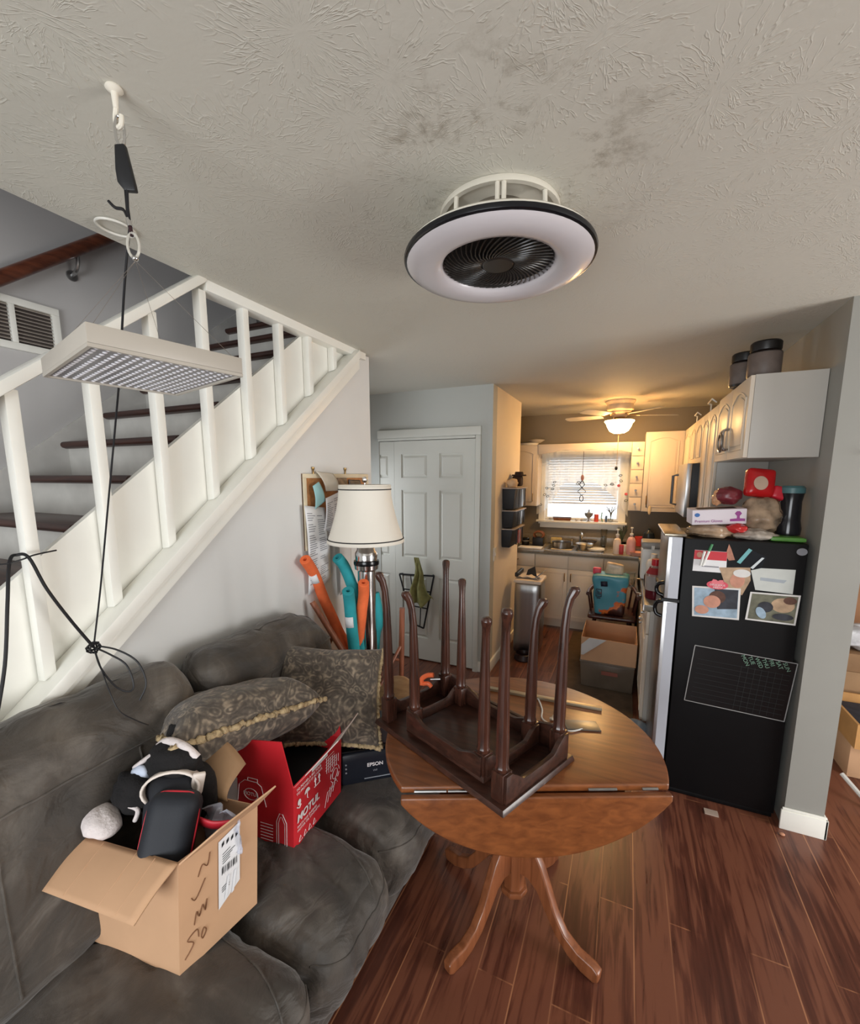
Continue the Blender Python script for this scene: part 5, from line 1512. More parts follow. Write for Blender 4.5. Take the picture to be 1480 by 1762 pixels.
MB().lathe([(.055, .06), (.0555, .065), (.0555, .15), (.055, .155)], (.205, 3.18, cz), 24).build('label', mat('label_grey', (150, 142, 138), 0.5), jb)
MB().lathe([(0, .2255), (.026, .2255), (.027, .24), (.026, .268), (0, .272)], (.205, 3.18, cz), 20).build('cap', mat('cap_red', (176, 24, 34), 0.35), jb)
mj = MB().rbox((.205, 3.34, cz + .12), (.05, .05, .118), .03, 8)
mj.lathe([(.03, .22), (.02, .25), (.02, .275), (0, .276)], (.20, 3.34, cz), 16)
solo('milk_jug', mj, mat('carton_cream', (226, 216, 202), 0.5), 'cream coloured jug standing behind the juice bottle', 'jug', (.205, 3.34, cz), ang=60)
solo('brown_bottle', MB().lathe([(0, 0), (.035, 0), (.037, .08), (.02, .12), (.015, .18), (0, .18)], (.19, 3.52, cz), 16), mat('brown_glass', (66, 30, 24), 0.2), 'dark brown bottle behind the cream jug on the worktop', 'bottle', (.19, 3.52, cz))
# window sill
sz = 1.1702
k_ = thing('sill_basket', (-.70, 5.385, sz), 'low brown woven tray on the kitchen window sill', 'basket')
MB().hexa([(-.79, 5.36, sz), (-.60, 5.36, sz), (-.60, 5.41, sz), (-.79, 5.41, sz)], [(-.80, 5.355, sz + .03), (-.59, 5.355, sz + .03), (-.59, 5.415, sz + .03), (-.80, 5.415, sz + .03)]).build('tray', RW, k_)
MB().tube([(-.80, 5.36, sz + .038), (-.59, 5.36, sz + .038)], .006, 6).build('rim', mat('dark_rim', (70, 44, 32), .6), k_)
lat('glass_goblet', [(0, 0), (.03, 0), (.008, .02), (.012, .035), (.045, .07), (.05, .10), (.047, .10), (.01, .045), (0, .04)], -.395, 5.385, sz, mat('grey_pewter', (150, 150, 150), .3, .4), 'grey footed bowl on the kitchen window sill', 'goblet', parts=[('lid_knob', [(0, .10), (.03, .10), (.012, .115), (.01, .14), (0, .145)], STEEL)])
lat('candle', [(0, 0), (.025, 0), (.025, .085), (0, .085)], -.31, 5.385, sz, mat('candle_red', (214, 84, 72), .5), 'short red candle on the kitchen window sill', 'candle')
pt_ = thing('plant_glass', (-.155, 5.385, sz), 'plant cutting in a small glass at the right end of the window sill', 'plant')
MB().lathe([(0, 0), (.025, 0), (.03, .06), (.028, .06), (.022, .005), (0, .005)], (-.155, 5.385, sz), 16).build('glass', GLASS, pt_)
for k in range(9):
    a = k * .7
    MB().tube(bez([(-.155, 5.385, sz + .03), (-.155 + .012 * math.cos(a), 5.385, sz + .11), (-.155 + .06 * math.cos(a), 5.385 + .02 * math.sin(a), sz + .17 + .02 * math.sin(a * 3))], 4), [.004] * 8 + [.001], 5).build('leaf', mat('grey_green_leaf', (92, 92, 76), .7), pt_)
solo('green_stem', MB().tube(bez([(-.24, 5.385, sz), (-.255, 5.385, sz + .05), (-.25, 5.385, sz + .11)], 5), .006, 6), mat('stem_green', (96, 140, 92), .6), 'single green stem figurine next to the red candle on the sill', 'sprig', (-.24, 5.385, sz))  # a plain green stem on the sill
solo('photo_cube', MB().box(-.215, -.19, 5.37, 5.395, sz, sz + .075), BLACKGL, 'tiny black frame on the window sill left of the plant glass', 'frame', (-.2, 5.38, sz))
for i, (x, s, lab) in enumerate(((-.83, .02, 'small white shell at the left end of the kitchen window sill'), (-.53, .016, 'small grey stone on the window sill right of the woven tray'), (-.47, .014, 'tiny pale stone on the window sill beside the grey bowl'))):
    solo('pebble', MB().ell((x, 5.385, sz + s * .8), (s * 1.3, s, s * .8), 12, 8), mat('pebble%d' % i, (200 - 30 * i, 196 - 30 * i, 192 - 30 * i), .6), lab, 'stone', (x, 5.385, sz))
# on top of the left wall cabinet
lat('platter', [(0, 0), (.10, 0), (.12, .025), (0, .03)], -1.10, 5.25, 2.056, WHITEP, 'white oval platter on the wall cabinet left of the window', 'platter')
lat('bowl', [(0, 0), (.05, 0), (.10, .03), (0, .045)], -.93 - .08, 5.25, 2.087, mat('cream_dish', (214, 204, 186), .4), 'cream dish on top of the white platter above the wall cabinet', 'bowl')

# organiser on the entry wall
og = thing('wall_organizer', (-1.01, 3.98, 1.06), 'black three pocket wall organizer on the kitchen entry wall', 'organizer')
OB = mat('organizer_black', (26, 26, 30), .55, var=.15)
OD = mat('organizer_inner', (38, 30, 27), .6)
y0_, y1_ = 3.76, 4.20
for k, (z0, z1, d0, d1) in enumerate(((1.06, 1.235, .075, .115), (1.24, 1.40, .095, .125), (1.405, 1.60, .10, .13))):
    x0_ = -1.0085
    MB().hexa([(x0_, y0_ + .02, z0), (x0_ + d0, y0_ + .02, z0), (x0_ + d0, y1_ - .02, z0), (x0_, y1_ - .02, z0)],
              [(x0_, y0_, z1 - .012), (x0_ + d1 - .012, y0_, z1 - .012), (x0_ + d1 - .012, y1_, z1 - .012), (x0_, y1_, z1 - .012)]).build('pocket', OB, og, bev=0.008)
    MB().box(x0_, x0_ + d1 + .002, y0_ + .005, y1_ - .005, z1 - .0115, z1 - .004).build('shelf_edge', mat('pale_edge', (176, 160, 146), .5), og)
    for j in range(3):
        ys = y0_ + .10 + .12 * j
        MB().box(x0_ + d1 - .004, x0_ + d1 + .004, ys, ys + .012, z0 + .02, z1 - .02).build('divider', STEEL if j == 1 else OD, og)
hat = thing('felt_hat', (-.93, 4.05, 1.66), 'dark brown brimmed hat resting on the black wall organizer', 'hat')
HB = mat('hat_brown', (52, 36, 30), .85)
MB().lathe([(0, .01), (.075, .014), (.08, .002), (.05, -.002), (.046, .03), (.04, .04), (0, .036)], (-.935, 4.08, 1.70), 28, sx=.85).build('crown_and_brim', HB, hat)
MB().rbox((-.945, 4.07, 1.653), (.042, .062, .050), .02, 6).build('hat_body', HB, hat, ang=60)
solo('fluffy_duster', MB().ell((-.945, 3.87, 1.635), (.05, .075, .042), 22, 14, lump=.25, seed=3), mat('cream_fluff', (216, 186, 150), .95, bmp=.8, bscale=90, var=.15), 'cream fluffy duster lying on the left of the wall organizer', 'duster', (-.945, 3.87, 1.60), ang=180)
solo('red_booklet', MB().box(-.905, -.895, 3.96, 4.05, 1.08, 1.20), mat('booklet', (170, 84, 66), .5, var=.4, scale=30), 'red and cream booklet in the lowest pocket of the wall organizer', 'booklet', (-.9, 4, 1.08))
swp = thing('light_switch', (-1.0085, 3.56, 1.03), 'white light switch plate on the kitchen entry wall below the organizer', 'switch')
MB().box(-1.0095, -1.003, 3.525, 3.60, .975, 1.09).build('plate', WHITEP, swp, bev=.002)
MB().box(-1.003, -.998, 3.555, 3.57, 1.02, 1.045).build('toggle', WHITEP, swp)

# trash can
tn = thing('trash_can', (-.80, 4.10, 0), 'brushed steel trash can with a white liner by the kitchen entry wall', 'bin')
MB().rbox((-.80, 4.10, .36), (.125, .15, .35), .04, 8).build('body', STEEL, tn, ang=50)
MB().rbox((-.80, 4.10, .716), (.130, .155, .018), .012, 6).build('liner', mat('bin_liner', (226, 212, 196), .5, bmp=.3, bscale=30), tn, ang=60)
mb = MB()
mb.grid(lambda u, v: (-.91 + .2 * u, 4.0 + .2 * v, .735 + .04 * noise.noise(V((u * 4, v * 4, 3))) + .02 * math.sin(u * PI)), 10, 10)
mb.build('crumpled_liner', mat('bin_liner', (226, 212, 196)), tn, solid=.002)
MB().rbox((-.915, 4.13, .765), (.018, .13, .022), .012, 6).build('hinge_block', BLACK, tn, ang=60)
dk = mat('dark_wrapper', (34, 38, 48), .4)
solo('dark_folder', sheet(MB(), [(-.84, 4.06, .737), (-.74, 4.10, .745), (-.77, 4.16, .83), (-.83, 4.12, .80)], .006), dk, 'dark blue folder sticking up out of the trash can', 'folder', (-.8, 4.1, .74))
solo('silver_wrapper', sheet(MB(), [(-.75, 4.0, .74), (-.735, 4.12, .745), (-.66, 4.12, .81), (-.68, 4.0, .80)], .008), mat('silver_film', (160, 164, 172), .25, .6), 'silver wrapper leaning out of the right side of the trash can', 'wrapper', (-.7, 4.05, .74))
pb = thing('pet_bowl', (-.79, 3.86, 0), 'round dark pet bowl on the floor in front of the trash can', 'bowl')
MB().lathe([(0, .001), (.085, .001), (.09, .01), (.072, .055), (.066, .058), (.062, .05), (.055, .015), (0, .012)], (-.79, 3.86, 0), 28).build('bowl', mat('bowl_dark', (44, 26, 26), .35), pb)

# rug, tote, carton, chair with bag
RUG = mat('brown_rug', (84, 68, 52), .95, var=.2, scale=12, bmp=.3, bscale=200)
rg = MB().box(-.448, .135, 3.02, 5.3 - .5, .001, .011)
solo('kitchen_rug', rg, RUG, 'dark brown rug running along the kitchen aisle under the boxes', 'rug', (-.15, 3.9, 0), bev=.003)
TOTE = mat('smoky_tote', (98, 86, 74), .3, var=.15)
tt = thing('storage_tote', (-.055, 3.72, .012), 'smoky plastic storage tote on the rug under the cardboard carton', 'tote')
MB().hexa([(-.245, 3.515, .0125), (.13, 3.515, .0125), (.13, 3.90, .0125), (-.245, 3.90, .0125)], [(-.262, 3.50, .222), (.138, 3.50, .222), (.138, 3.93, .222), (-.262, 3.93, .222)]).build('tub', TOTE, tt, bev=.01)
MB().box(-.266, .138, 3.497, 3.935, .2225, .236).build('lid', mat('tote_lid', (112, 100, 88), .4), tt, bev=.004)
MB().box(-.10, .02, 3.494, 3.499, .14, .17).build('red_print', mat('faded_red', (136, 78, 66), .6), tt)
cx_ = thing('cardboard_box', (-.055, 3.71, .237), 'open brown cardboard carton stacked on the storage tote in the kitchen aisle', 'box')
b4 = [V((-.26, 3.50, .238)), V((.142, 3.50, .238)), V((.142, 3.93, .238)), V((-.26, 3.93, .238))]
t4 = [V((-.262, 3.495, .432)), V((.144, 3.495, .425)), V((.144, 3.935, .43)), V((-.262, 3.935, .435))]
carton(cx_, b4, t4, CARD, CARDIN)
MB().prism([(-.20, 3.489, .432), (-.075, 3.489, .430), (-.24, 3.489, .285), (-.258, 3.489, .285), (-.258, 3.489, .37)], (0, .001, 0)).build('tape', mat('clear_packing_tape', (196, 196, 196), .2), cx_)
ch = thing('kitchen_chair', (-.06, 4.22, .011), 'dark wooden chair in the kitchen aisle with a shopping bag on its seat', 'chair')
DW = wood('chair_mahogany', (48, 20, 16), (84, 40, 30), 2, .35)
MB().rbox((-.06, 4.22, .44), (.20, .20, .02), .018, 8).build('seat', DW, ch, ang=60)
for sx in (-1, 1):
    for sy in (-1, 1):
        MB().tube([(-.06 + sx * .14, 4.22 + sy * .14, .422), (-.06 + sx * .17, 4.22 + sy * .17, .22), (-.06 + sx * .195, 4.22 + sy * .195, .0125)], [.016, .021, .013], 10).build('leg', DW, ch)
for sx in (-1, 1):
    MB().tube([(-.06 + sx * .17, 4.06, .22), (-.06 + sx * .17, 4.38, .22)], .011, 8).build('stretcher', DW, ch)
arm = bez([(-.27, 4.10, .63), (-.26, 4.25, .64), (-.19, 4.40, .68), (-.06, 4.43, .70), (.07, 4.40, .68), (.14, 4.25, .64), (.15, 4.10, .63)], 6)
MB().tube(arm, .018, 10).build('back_rail', DW, ch)
for k in range(9):
    q = arm[2 + k * 4]
    MB().tube([(-.06 + (q.x + .06) * .86, 4.22 + (q.y - 4.22) * .86, .455), q], .009, 8).build('spindle', DW, ch)
bg = thing('shopping_bag', (-.08, 4.10, .46), 'full teal shopping bag with orange print on the kitchen chair', 'bag')
BAGM, nt, p = newmat('printed_bag')
L = nt.links.new
gm = nt.nodes.new('ShaderNodeTexCoord'); sp_ = nt.nodes.new('ShaderNodeSeparateXYZ'); L(gm.outputs['Object'], sp_.inputs[0])
nz = nd(nt, 'ShaderNodeTexNoise', Scale=9.0, Detail=2.0); L(gm.outputs['Object'], nz.inputs['Vector'])
sx_ = nd(nt, 'ShaderNodeMath', operation='MULTIPLY_ADD'); sx_.inputs[1].default_value = 1.0; L(sp_.outputs['X'], sx_.inputs[0]); L(nz.outputs['Fac'], sx_.inputs[2])
sz_ = nd(nt, 'ShaderNodeMath', operation='MULTIPLY_ADD'); sz_.inputs[1].default_value = -1.3; L(sp_.outputs['Z'], sz_.inputs[0]); L(sx_.outputs[0], sz_.inputs[2])
L(ramp(nt, sz_.outputs[0], [(0.31, (74, 150, 172)), (0.36, (206, 96, 40)), (0.46, (226, 130, 60)), (0.5, (120, 50, 28)), (0.58, (58, 28, 22))]), p.inputs['Base Color'])
p.inputs['Roughness'].default_value = .4
def bag_fn(w, p_):
    t = (p_[2] + 1) / 2
    w.x *= .86 + .2 * t; w.y *= .9 + .1 * t
    w.x += .012 * noise.noise(V((w.x * 9, w.y * 9, w.z * 12))); w.y += .02 * noise.noise(V((w.x * 8 + 5, w.y * 8, w.z * 9)))
    return w
MB().rbox((-.085, 4.13, .645), (.145, .10, .185), .035, 14, fn=bag_fn).build('bag_body', BAGM, bg, ang=80)
lb2 = MB().poly([(-.165, 4.013, .775), (-.11, 4.013, .78), (-.105, 4.013, .735), (-.16, 4.013, .73)]); lb2.build('dark_patch', mat('navy', (28, 36, 58), .5), bg, solid=.002)
lg = MB()
for a, b, c, d in ((-.20, -.15, .70, .706), (-.20, -.15, .635, .641), (-.20, -.194, .641, .70), (-.156, -.15, .641, .70)):
    lg.box(a, b, 4.0075, 4.0105, c, d)
for k in range(3): lg.box(-.188 + .011 * k, -.182 + .011 * k, 4.0075, 4.0105, .652, .692 - .008 * k)
lg.box(-.19, -.158, 4.0075, 4.0105, .62, .628)
lg.build('logo', mat('navy', (28, 36, 58)), bg)
pk = mat('cream_pack', (216, 200, 178), .4)
solo('snack_packet', MB().rbox((-.06, 4.15, .865), (.075, .03, .06), .02, 7, M=Matrix.Rotation(.15, 4, 'Y')), mat('packet_cream', (206, 186, 160), .3, var=.25, scale=18), 'cream and orange snack packet sticking out of the shopping bag', 'packet', (-.06, 4.15, .84), ang=60)
solo('pink_packet', MB().rbox((-.205, 4.14, .845), (.035, .025, .03), .012, 6), mat('pink_red', (226, 70, 92), .35), 'pink and white packet at the left corner of the shopping bag', 'packet', (-.205, 4.14, .83), ang=60)
solo('clear_cup', MB().lathe([(0, 0), (.035, 0), (.045, .13), (.043, .13), (.032, .006), (0, .006)], (.075, 4.16, .72), 18), GLASS, 'clear plastic cup at the right edge of the shopping bag', 'cup', (.075, 4.16, .72))
gc = MB().ell((.15, 2.93, .07), (.07, .05, .06), 18, 12, lump=.3, seed=6)
solo('crumpled_plastic', gc, mat('grey_film', (130, 142, 150), .2, alpha=.7), 'crumpled clear plastic on the floor between fridge and base cabinet', 'plastic', (.15, 2.93, .01), ang=180)

# ================================================================ fridge and what is on it
FY = 2.46
fr = thing('fridge', (.5, 2.72, 0), 'black fridge with steel doors beside the column, its side covered in papers', 'fridge')
FB = mat('fridge_black', (9, 9, 11), .5, var=.1, bmp=.05, bscale=300, spec=.25)
FEDGE = mat('door_edge_grey', (184, 188, 198), .35, var=.02)
MB().box(.277, .765, FY, 2.975, .03, 1.392).box(.29, .76, FY + .01, 2.96, .001, .0299).build('cabinet', FB, fr, bev=.006)
for nm, z0, z1 in (('freezer_door', 1.075, 1.398), ('fridge_door', .045, 1.06)):
    d = MB().box(.205, .2685, FY + .002, 2.972, z0, z1).build(nm, STEEL, fr, bev=.006)
    MB().box(.222, .268, FY - .0005, FY + .0015, z0 + .004, z1 - .004).build('edge_panel', FEDGE, d)
    zz0, zz1 = (1.082, 1.15) if nm == 'freezer_door' else (.97, 1.052)
    MB().tube(bez([(.205, FY + .04, zz0), (.18, FY + .045, zz0 + .01), (.172, FY + .05, (zz0 + zz1) / 2), (.18, FY + .045, zz1 - .01), (.205, FY + .04, zz1)], 6), .010, 10).build('handle', BLACKGL, d)
MB().box(.185, .285, FY + .0, 2.97, 1.3985, 1.412).build('hinge_cover', mat('hinge_chrome', (150, 140, 124), .25, .8), fr, bev=.004)
MB().box(.195, .276, FY - .002, 2.97, 1.0605, 1.0745).build('door_gap', BLACK, fr)
fy = FY - .0015
def on_fridge(name, pts, m, label, cat, parts=(), d=0.0):
    """Thin sheet stuck to the fridge side; pts (x, z) clockwise from top left."""
    r = thing(name, (pts[0][0], fy - d, pts[0][1]), label, cat)
    MB().prism([(x, fy - d, z) for x, z in pts], (0, .0012, 0)).build('sheet', m, r)
    for k_, (nm, pp, mm) in enumerate(parts):
        MB().prism([(x, fy - d - .0005 - .0005 * k_, z) for x, z in pp], (0, .0004, 0)).build(nm, mm, r)
    return r
def el(cx, cz, rx, rz, n=18, a=0):
    return [(cx + rx * math.cos(t) * math.cos(a) - rz * math.sin(t) * math.sin(a), cz + rx * math.cos(t) * math.sin(a) + rz * math.sin(t) * math.cos(a)) for t in [-2 * PI * k / n for k in range(n)]]
SKIN = mat('photo_skin', (196, 140, 118), .5, var=.15, scale=30); HAIRP = mat('photo_hair', (88, 58, 46), .5, var=.3, scale=40)
BLUE_P = mat('photo_blue', (150, 172, 190), .5, var=.25, scale=25); PGRN = mat('photo_green', (104, 104, 88), .5, var=.4, scale=20)
TANP = mat('photo_tan', (178, 150, 122), .5, var=.3, scale=20); DARKP = mat('photo_dark', (48, 50, 58), .5, var=.4, scale=25)
FRM = mat('photo_border', (216, 214, 212), .5)
on_fridge('card', [(.323, 1.338), (.458, 1.336), (.462, 1.232), (.321, 1.232)], PAPER, 'white and red card at the top left of the fridge side', 'card',
          [('red_band', [(.323, 1.337), (.458, 1.335), (.459, 1.292), (.322, 1.292)], mat('card_red', (196, 52, 62), .5)), ('face', el(.345, 1.315, .012, .014), SKIN), ('text_lines', [(.36, 1.262), (.43, 1.262), (.43, 1.256), (.36, 1.256)], GREYINK)])
for i, (x0, z0, x1, z1, c, lab) in enumerate(((.352, 1.262, .364, 1.335, 'w', 'white marker pen clipped over the white and red card, the left one'), (.362, 1.262, .392, 1.372, 'g', 'white marker pen with a green cap clipped over the white and red card'))):
    r = thing('marker_pen', (x0, fy - .008, z0), lab, 'pen')
    A, B = V((x0, fy - .0085, z0)), V((x1, fy - .0085, z1))
    MB().cyl(A, A.lerp(B, .68), .0055, n=10).build('barrel', WHITEP, r)
    MB().cyl(A.lerp(B, .68), B, .0062, n=10).build('cap', mat('green_cap', (60, 130, 84), .4) if c == 'g' else WHITEP, r)
on_fridge('photo_strip', [(.462, 1.375), (.474, 1.35), (.492, 1.30), (.468, 1.295), (.452, 1.32)], mat('torn_pink', (176, 122, 100), .5, var=.3, scale=30), 'torn pinkish picture scrap beside the white and red card', 'scrap')
pk_ = on_fridge('plastic_pouch', [(.545, 1.358), (.612, 1.325), (.60, 1.27), (.545, 1.25), (.50, 1.29)], mat('black_film', (26, 30, 36), .12), 'shiny clear and black pouch with a teal strip on the fridge side', 'pouch',
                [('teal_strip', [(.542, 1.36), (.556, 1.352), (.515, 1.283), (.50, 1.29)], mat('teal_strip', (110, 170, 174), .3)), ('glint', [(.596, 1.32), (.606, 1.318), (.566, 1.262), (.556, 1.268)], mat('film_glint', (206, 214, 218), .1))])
on_fridge('magnet', el(.742, 1.357, .020, .017), mat('grey_magnet', (130, 132, 138), .3), 'grey oval magnet near the top right of the fridge side', 'magnet')
on_fridge('drawing', [(.556, 1.268), (.728, 1.272), (.728, 1.157), (.585, 1.162)], mat('pale_drawing', (196, 200, 196), .6, var=.08, scale=8), 'large pale sheet on the fridge behind the right photo', 'paper', [('sketch', [(.60, 1.225), (.70, 1.22), (.69, 1.205), (.60, 1.21)], mat('sketch_grey', (160, 168, 176), .6))], d=-.0009)
on_fridge('photograph', [(.432, 1.258), (.556, 1.268), (.562, 1.205), (.535, 1.13), (.47, 1.155)], TANP, 'brownish portrait photo overlapped by the pale sheet on the fridge side', 'photo', [('face', el(.51, 1.20, .03, .036), SKIN), ('cap', el(.525, 1.237, .035, .02), FRM)], d=.0010)
on_fridge('photograph', [(.326, 1.156), (.527, 1.163), (.533, 1.006), (.337, 1.0)], FRM, 'left framed photo of a sleeping baby on the fridge side', 'photo',
          [('picture', [(.335, 1.148), (.519, 1.155), (.524, 1.014), (.345, 1.008)], BLUE_P), ('cloth', [(.42, 1.151), (.518, 1.154), (.521, 1.06), (.44, 1.05)], DARKP), ('hair', el(.435, 1.11, .035, .032), HAIRP), ('face', el(.415, 1.085, .036, .032), SKIN), ('shoulder', el(.375, 1.04, .03, .022), SKIN)], d=.0042)
on_fridge('photograph', [(.566, 1.152), (.757, 1.155), (.751, 1.010), (.557, 1.013)], FRM, 'right framed photo of a person cuddling a small dog on the fridge side', 'photo',
          [('picture', [(.573, 1.145), (.749, 1.147), (.744, 1.018), (.566, 1.02)], PGRN), ('person', el(.695, 1.10, .045, .035), TANP), ('hair', el(.72, 1.125, .025, .018), HAIRP), ('dog', el(.63, 1.085, .03, .026), DARKP), ('dog_white', el(.615, 1.055, .018, .03, a=.5), BLUE_P), ('sofa', el(.70, 1.045, .04, .016), DARKP)], d=.0045)
hs_ = on_fridge('heart_magnet', el(.43, 1.172, .045, .022), mat('magnet_pink', (214, 84, 100), .4), 'pink heart magnet with white lettering above the sleeping baby photo', 'magnet', [('heart', [(.43, 1.152), (.404, 1.182), (.41, 1.20), (.425, 1.197), (.43, 1.19), (.437, 1.197), (.452, 1.198), (.456, 1.18)], mat('magnet_rose', (226, 120, 130), .4))], d=.0085)
text('lettering', 'DELICIOUS', (.398, fy - .0102, 1.168), (1, 0, 0), (0, 0, 1), .013, WHITEINK, hs_)
text('lettering', 'MEOW', (.412, fy - .0102, 1.155), (1, 0, 0), (0, 0, 1), .013, WHITEINK, hs_)
q4 = [(.362, .848), (.779, .826), (.757, .528), (.338, .545)]
cbd = on_fridge('chalkboard', q4, mat('chalk_black', (12, 13, 15), .3), 'black chore chart board with a thin grey frame low on the fridge side', 'board')
C4 = [V((x, fy - .001, z)) for x, z in q4]
gl = MB()
for i in range(4):
    A, B = C4[i], C4[(i + 1) % 4]
    MB().tube([A, B], .0022, 6).build('frame', mat('frame_grey', (150, 150, 150), .5), cbd)
def cq(u, v): return C4[0].lerp(C4[1], u).lerp(C4[3].lerp(C4[2], u), v)
CH_ = mat('chalk_faint', (46, 50, 52), .6); CHG = mat('chalk_green', (110, 142, 124), .6)
for k in range(9):
    MB().tube([cq(.06, .22 + .085 * k), cq(.96, .22 + .085 * k)], .0007, 4).build('ruled_line', CH_, cbd)
for k in range(7):
    MB().tube([cq(.50 + .065 * k, .2), cq(.50 + .065 * k, .97)], .0006, 4).build('column_line', CH_, cbd)
R3 = (C4[1] - C4[0]).normalized()
for k, wd_ in enumerate(('MON', 'TUE', 'WED', 'THU', 'FRI', 'SAT', 'SUN')):
    text('lettering', wd_, cq(.47 + .066 * k, .03) + V((0, -.0012, 0)), (.45, 0, -.89), (.89, 0, .45), .024, CHG, cbd)

# on top of the fridge
tz = 1.3925
gb = thing('glove_box', (.42, 2.60, 1.46), 'white and purple box of disposable gloves lying on bags on top of the fridge', 'box')
M = frame((.312, 2.545, 1.452), (.97, .10, .06), (-.10, .99, 0.05))
MB().box(0, .235, 0, .12, 0, .075, M).build('carton', mat('glove_white', (222, 214, 222), .5, var=.02), gb, bev=.003)
MB().box(.03, .20, .03, .085, .0755, .0765, M).build('opening', mat('opening_dark', (58, 44, 40), .7), gb)
R3 = M.to_3x3()
def gp(x, z): return M @ V((x, -.0012, z))
g = MB()
g.prism([gp(.022 + .012 * math.cos(t), .05 + .010 * math.sin(t)) for t in [2 * PI * k / 16 for k in range(16)]], R3 @ V((0, .001, 0))); g.build('blue_emblem', mat('emblem_blue', (66, 112, 176), .5), gb)
VIO = mat('violet_ink', (150, 70, 140), .5)
g = MB().prism([gp(x, z) for x, z in ((.165, .014), (.228, .014), (.228, .026), (.206, .028), (.205, .04), (.214, .052), (.205, .064), (.193, .064), (.184, .052), (.194, .04), (.193, .028), (.165, .026))], R3 @ V((0, .001, 0)))
g.build('violet_figure', VIO, gb)
text('lettering', 'Premium Gloves', gp(.012, .012), R3 @ V((1, 0, 0)), (0, 0, 1), .018, VIO, gb)
FILM = mat('bread_film', (186, 158, 130), .15, var=.5, scale=14, alpha=.7, bmp=1.0, bscale=22)
def lumpbag(c, r, m, seed, label, name='bread_bag', cat='bag', lump=.32):
    mb = MB().ell(c, r, 30, 20, lump=lump, seed=seed, freq=2.4)
    for v in mb.bm.verts:
        v.co += v.co.normalized() * .006 * noise.noise(v.co * 30)
        v.co.z = max(v.co.z, tz + .001)
    return solo(name, mb, m, label, cat, (c[0], c[1], max(tz, c[2] - r[2])), ang=100)
lumpbag((.40, 2.60, 1.42), (.105, .10, .038), FILM, 3, 'flattened clear bread bag with red print under the glove box')
lumpbag((.505, 2.565, 1.44), (.045, .06, .028), mat('red_film', (190, 44, 44), .25), 8, 'red end of a bread bag under the right end of the glove box')
lumpbag((.615, 2.63, 1.50), (.085, .09, .095), mat('bun_film', (170, 146, 122), .12, var=.6, scale=16, alpha=.7, bmp=1.0, bscale=20), 5, 'large clear bag of buns in the middle of the fridge top')
lumpbag((.575, 2.55, 1.415), (.09, .06, .028), mat('clear_crinkle', (196, 184, 172), .12, var=.5, scale=25, alpha=.7, bmp=1.0, bscale=26), 12, 'crumpled empty clear bag lying in front of the buns on the fridge')
lumpbag((.475, 2.66, 1.60), (.06, .06, .045), mat('maroon_film', (120, 46, 54), .3, var=.3, scale=14), 15, 'maroon bag of snacks behind the glove box on the fridge', lump=.2)
lumpbag((.425, 2.66, 1.585), (.022, .03, .035), mat('gold_film', (214, 160, 120), .25, var=.3, scale=30), 17, 'shiny gold wrapper end left of the maroon bag')
rb = thing('red_snack_bag', (.585, 2.64, 1.60), 'large bright red snack bag with a cream oval on top of the fridge pile', 'bag')
M = frame((.592, 2.625, 1.665), (.95, .2, -.1), (.08, .25, .96))
MB().rbox((0, 0, 0), (.062, .070, .028), .02, 10, M=M, puff=(0, 0, .012)).build('bag', mat('snack_red', (186, 24, 28), .25, var=.15, scale=10), rb, ang=60)
MB().lathe([(0, 0), (.034, 0), (.034, .003), (0, .004)], (0, 0, 0), 24, M=M @ Matrix.Translation((-.012, -.01, .038)), sx=.9).build('cream_oval', mat('oval_cream', (196, 170, 150), .4), rb)
rr2 = MB().rbox((0, 0, 0), (.062, .032, .035), .014, 7, M=frame((.70, 2.64, 1.605), (.93, .1, -.30), (.28, .2, .93)))
solo('red_box', rr2, mat('box_red', (196, 34, 52), .35, var=.1), 'bright red packet leaning right of the red snack bag above the fridge', 'packet', (.70, 2.64, 1.57), ang=50)
gt = MB().rbox((.70, 2.57, tz + .012), (.068, .07, .011), .008, 5)
solo('green_tray', gt, mat('tray_green', (86, 138, 62), .35), 'thin green tray on the right of the fridge top', 'tray', (.70, 2.57, tz), ang=50)
bd = thing('blender', (.72, 2.62, tz + .024), 'dark blender cup with a teal lid at the back right of the fridge top', 'blender')
MB().lathe([(0, 0), (.05, 0), (.052, .03), (.045, .07), (.042, .16), (.048, .20), (0, .20)], (.725, 2.625, tz + .025), 24).build('cup', mat('smoke_cup', (30, 30, 34), .15), bd)
MB().lathe([(0, .2005), (.05, .2005), (.05, .225), (.04, .235), (0, .236)], (.725, 2.625, tz + .025), 24).build('lid', mat('teal_lid', (74, 112, 116), .4), bd)
# protein tubs on the cabinet
for x, y, s, lab in ((.575, 2.70, 1.0, 'large black tub with a grey label on the cabinet above the fridge'), (.535, 2.90, 1.0, 'black tub standing behind the large labelled one on the fridge cabinet')):
    t_ = thing('supplement_tub', (x, y, 2.1725), lab, 'tub')
    TB = mat('tub_black', (34, 26, 24), .35)
    MB().lathe([(0, .001), (.064, .001), (.068, .01), (.068, .118), (.058, .128), (0, .128)], (x, y, 2.1725), 30).build('tub', TB, t_)
    MB().lathe([(.0685, .012), (.0692, .013), (.0692, .115), (.0685, .116)], (x, y, 2.1725), 30).build('label', mat('tub_label', (104, 92, 86), .5, var=.15, scale=20), t_)
    MB().lathe([(0, .1285), (.062, .1285), (.064, .135), (.064, .165), (.058, .172), (0, .172)], (x, y, 2.1725), 30).build('lid', mat('lid_black', (20, 16, 15), .4), t_)
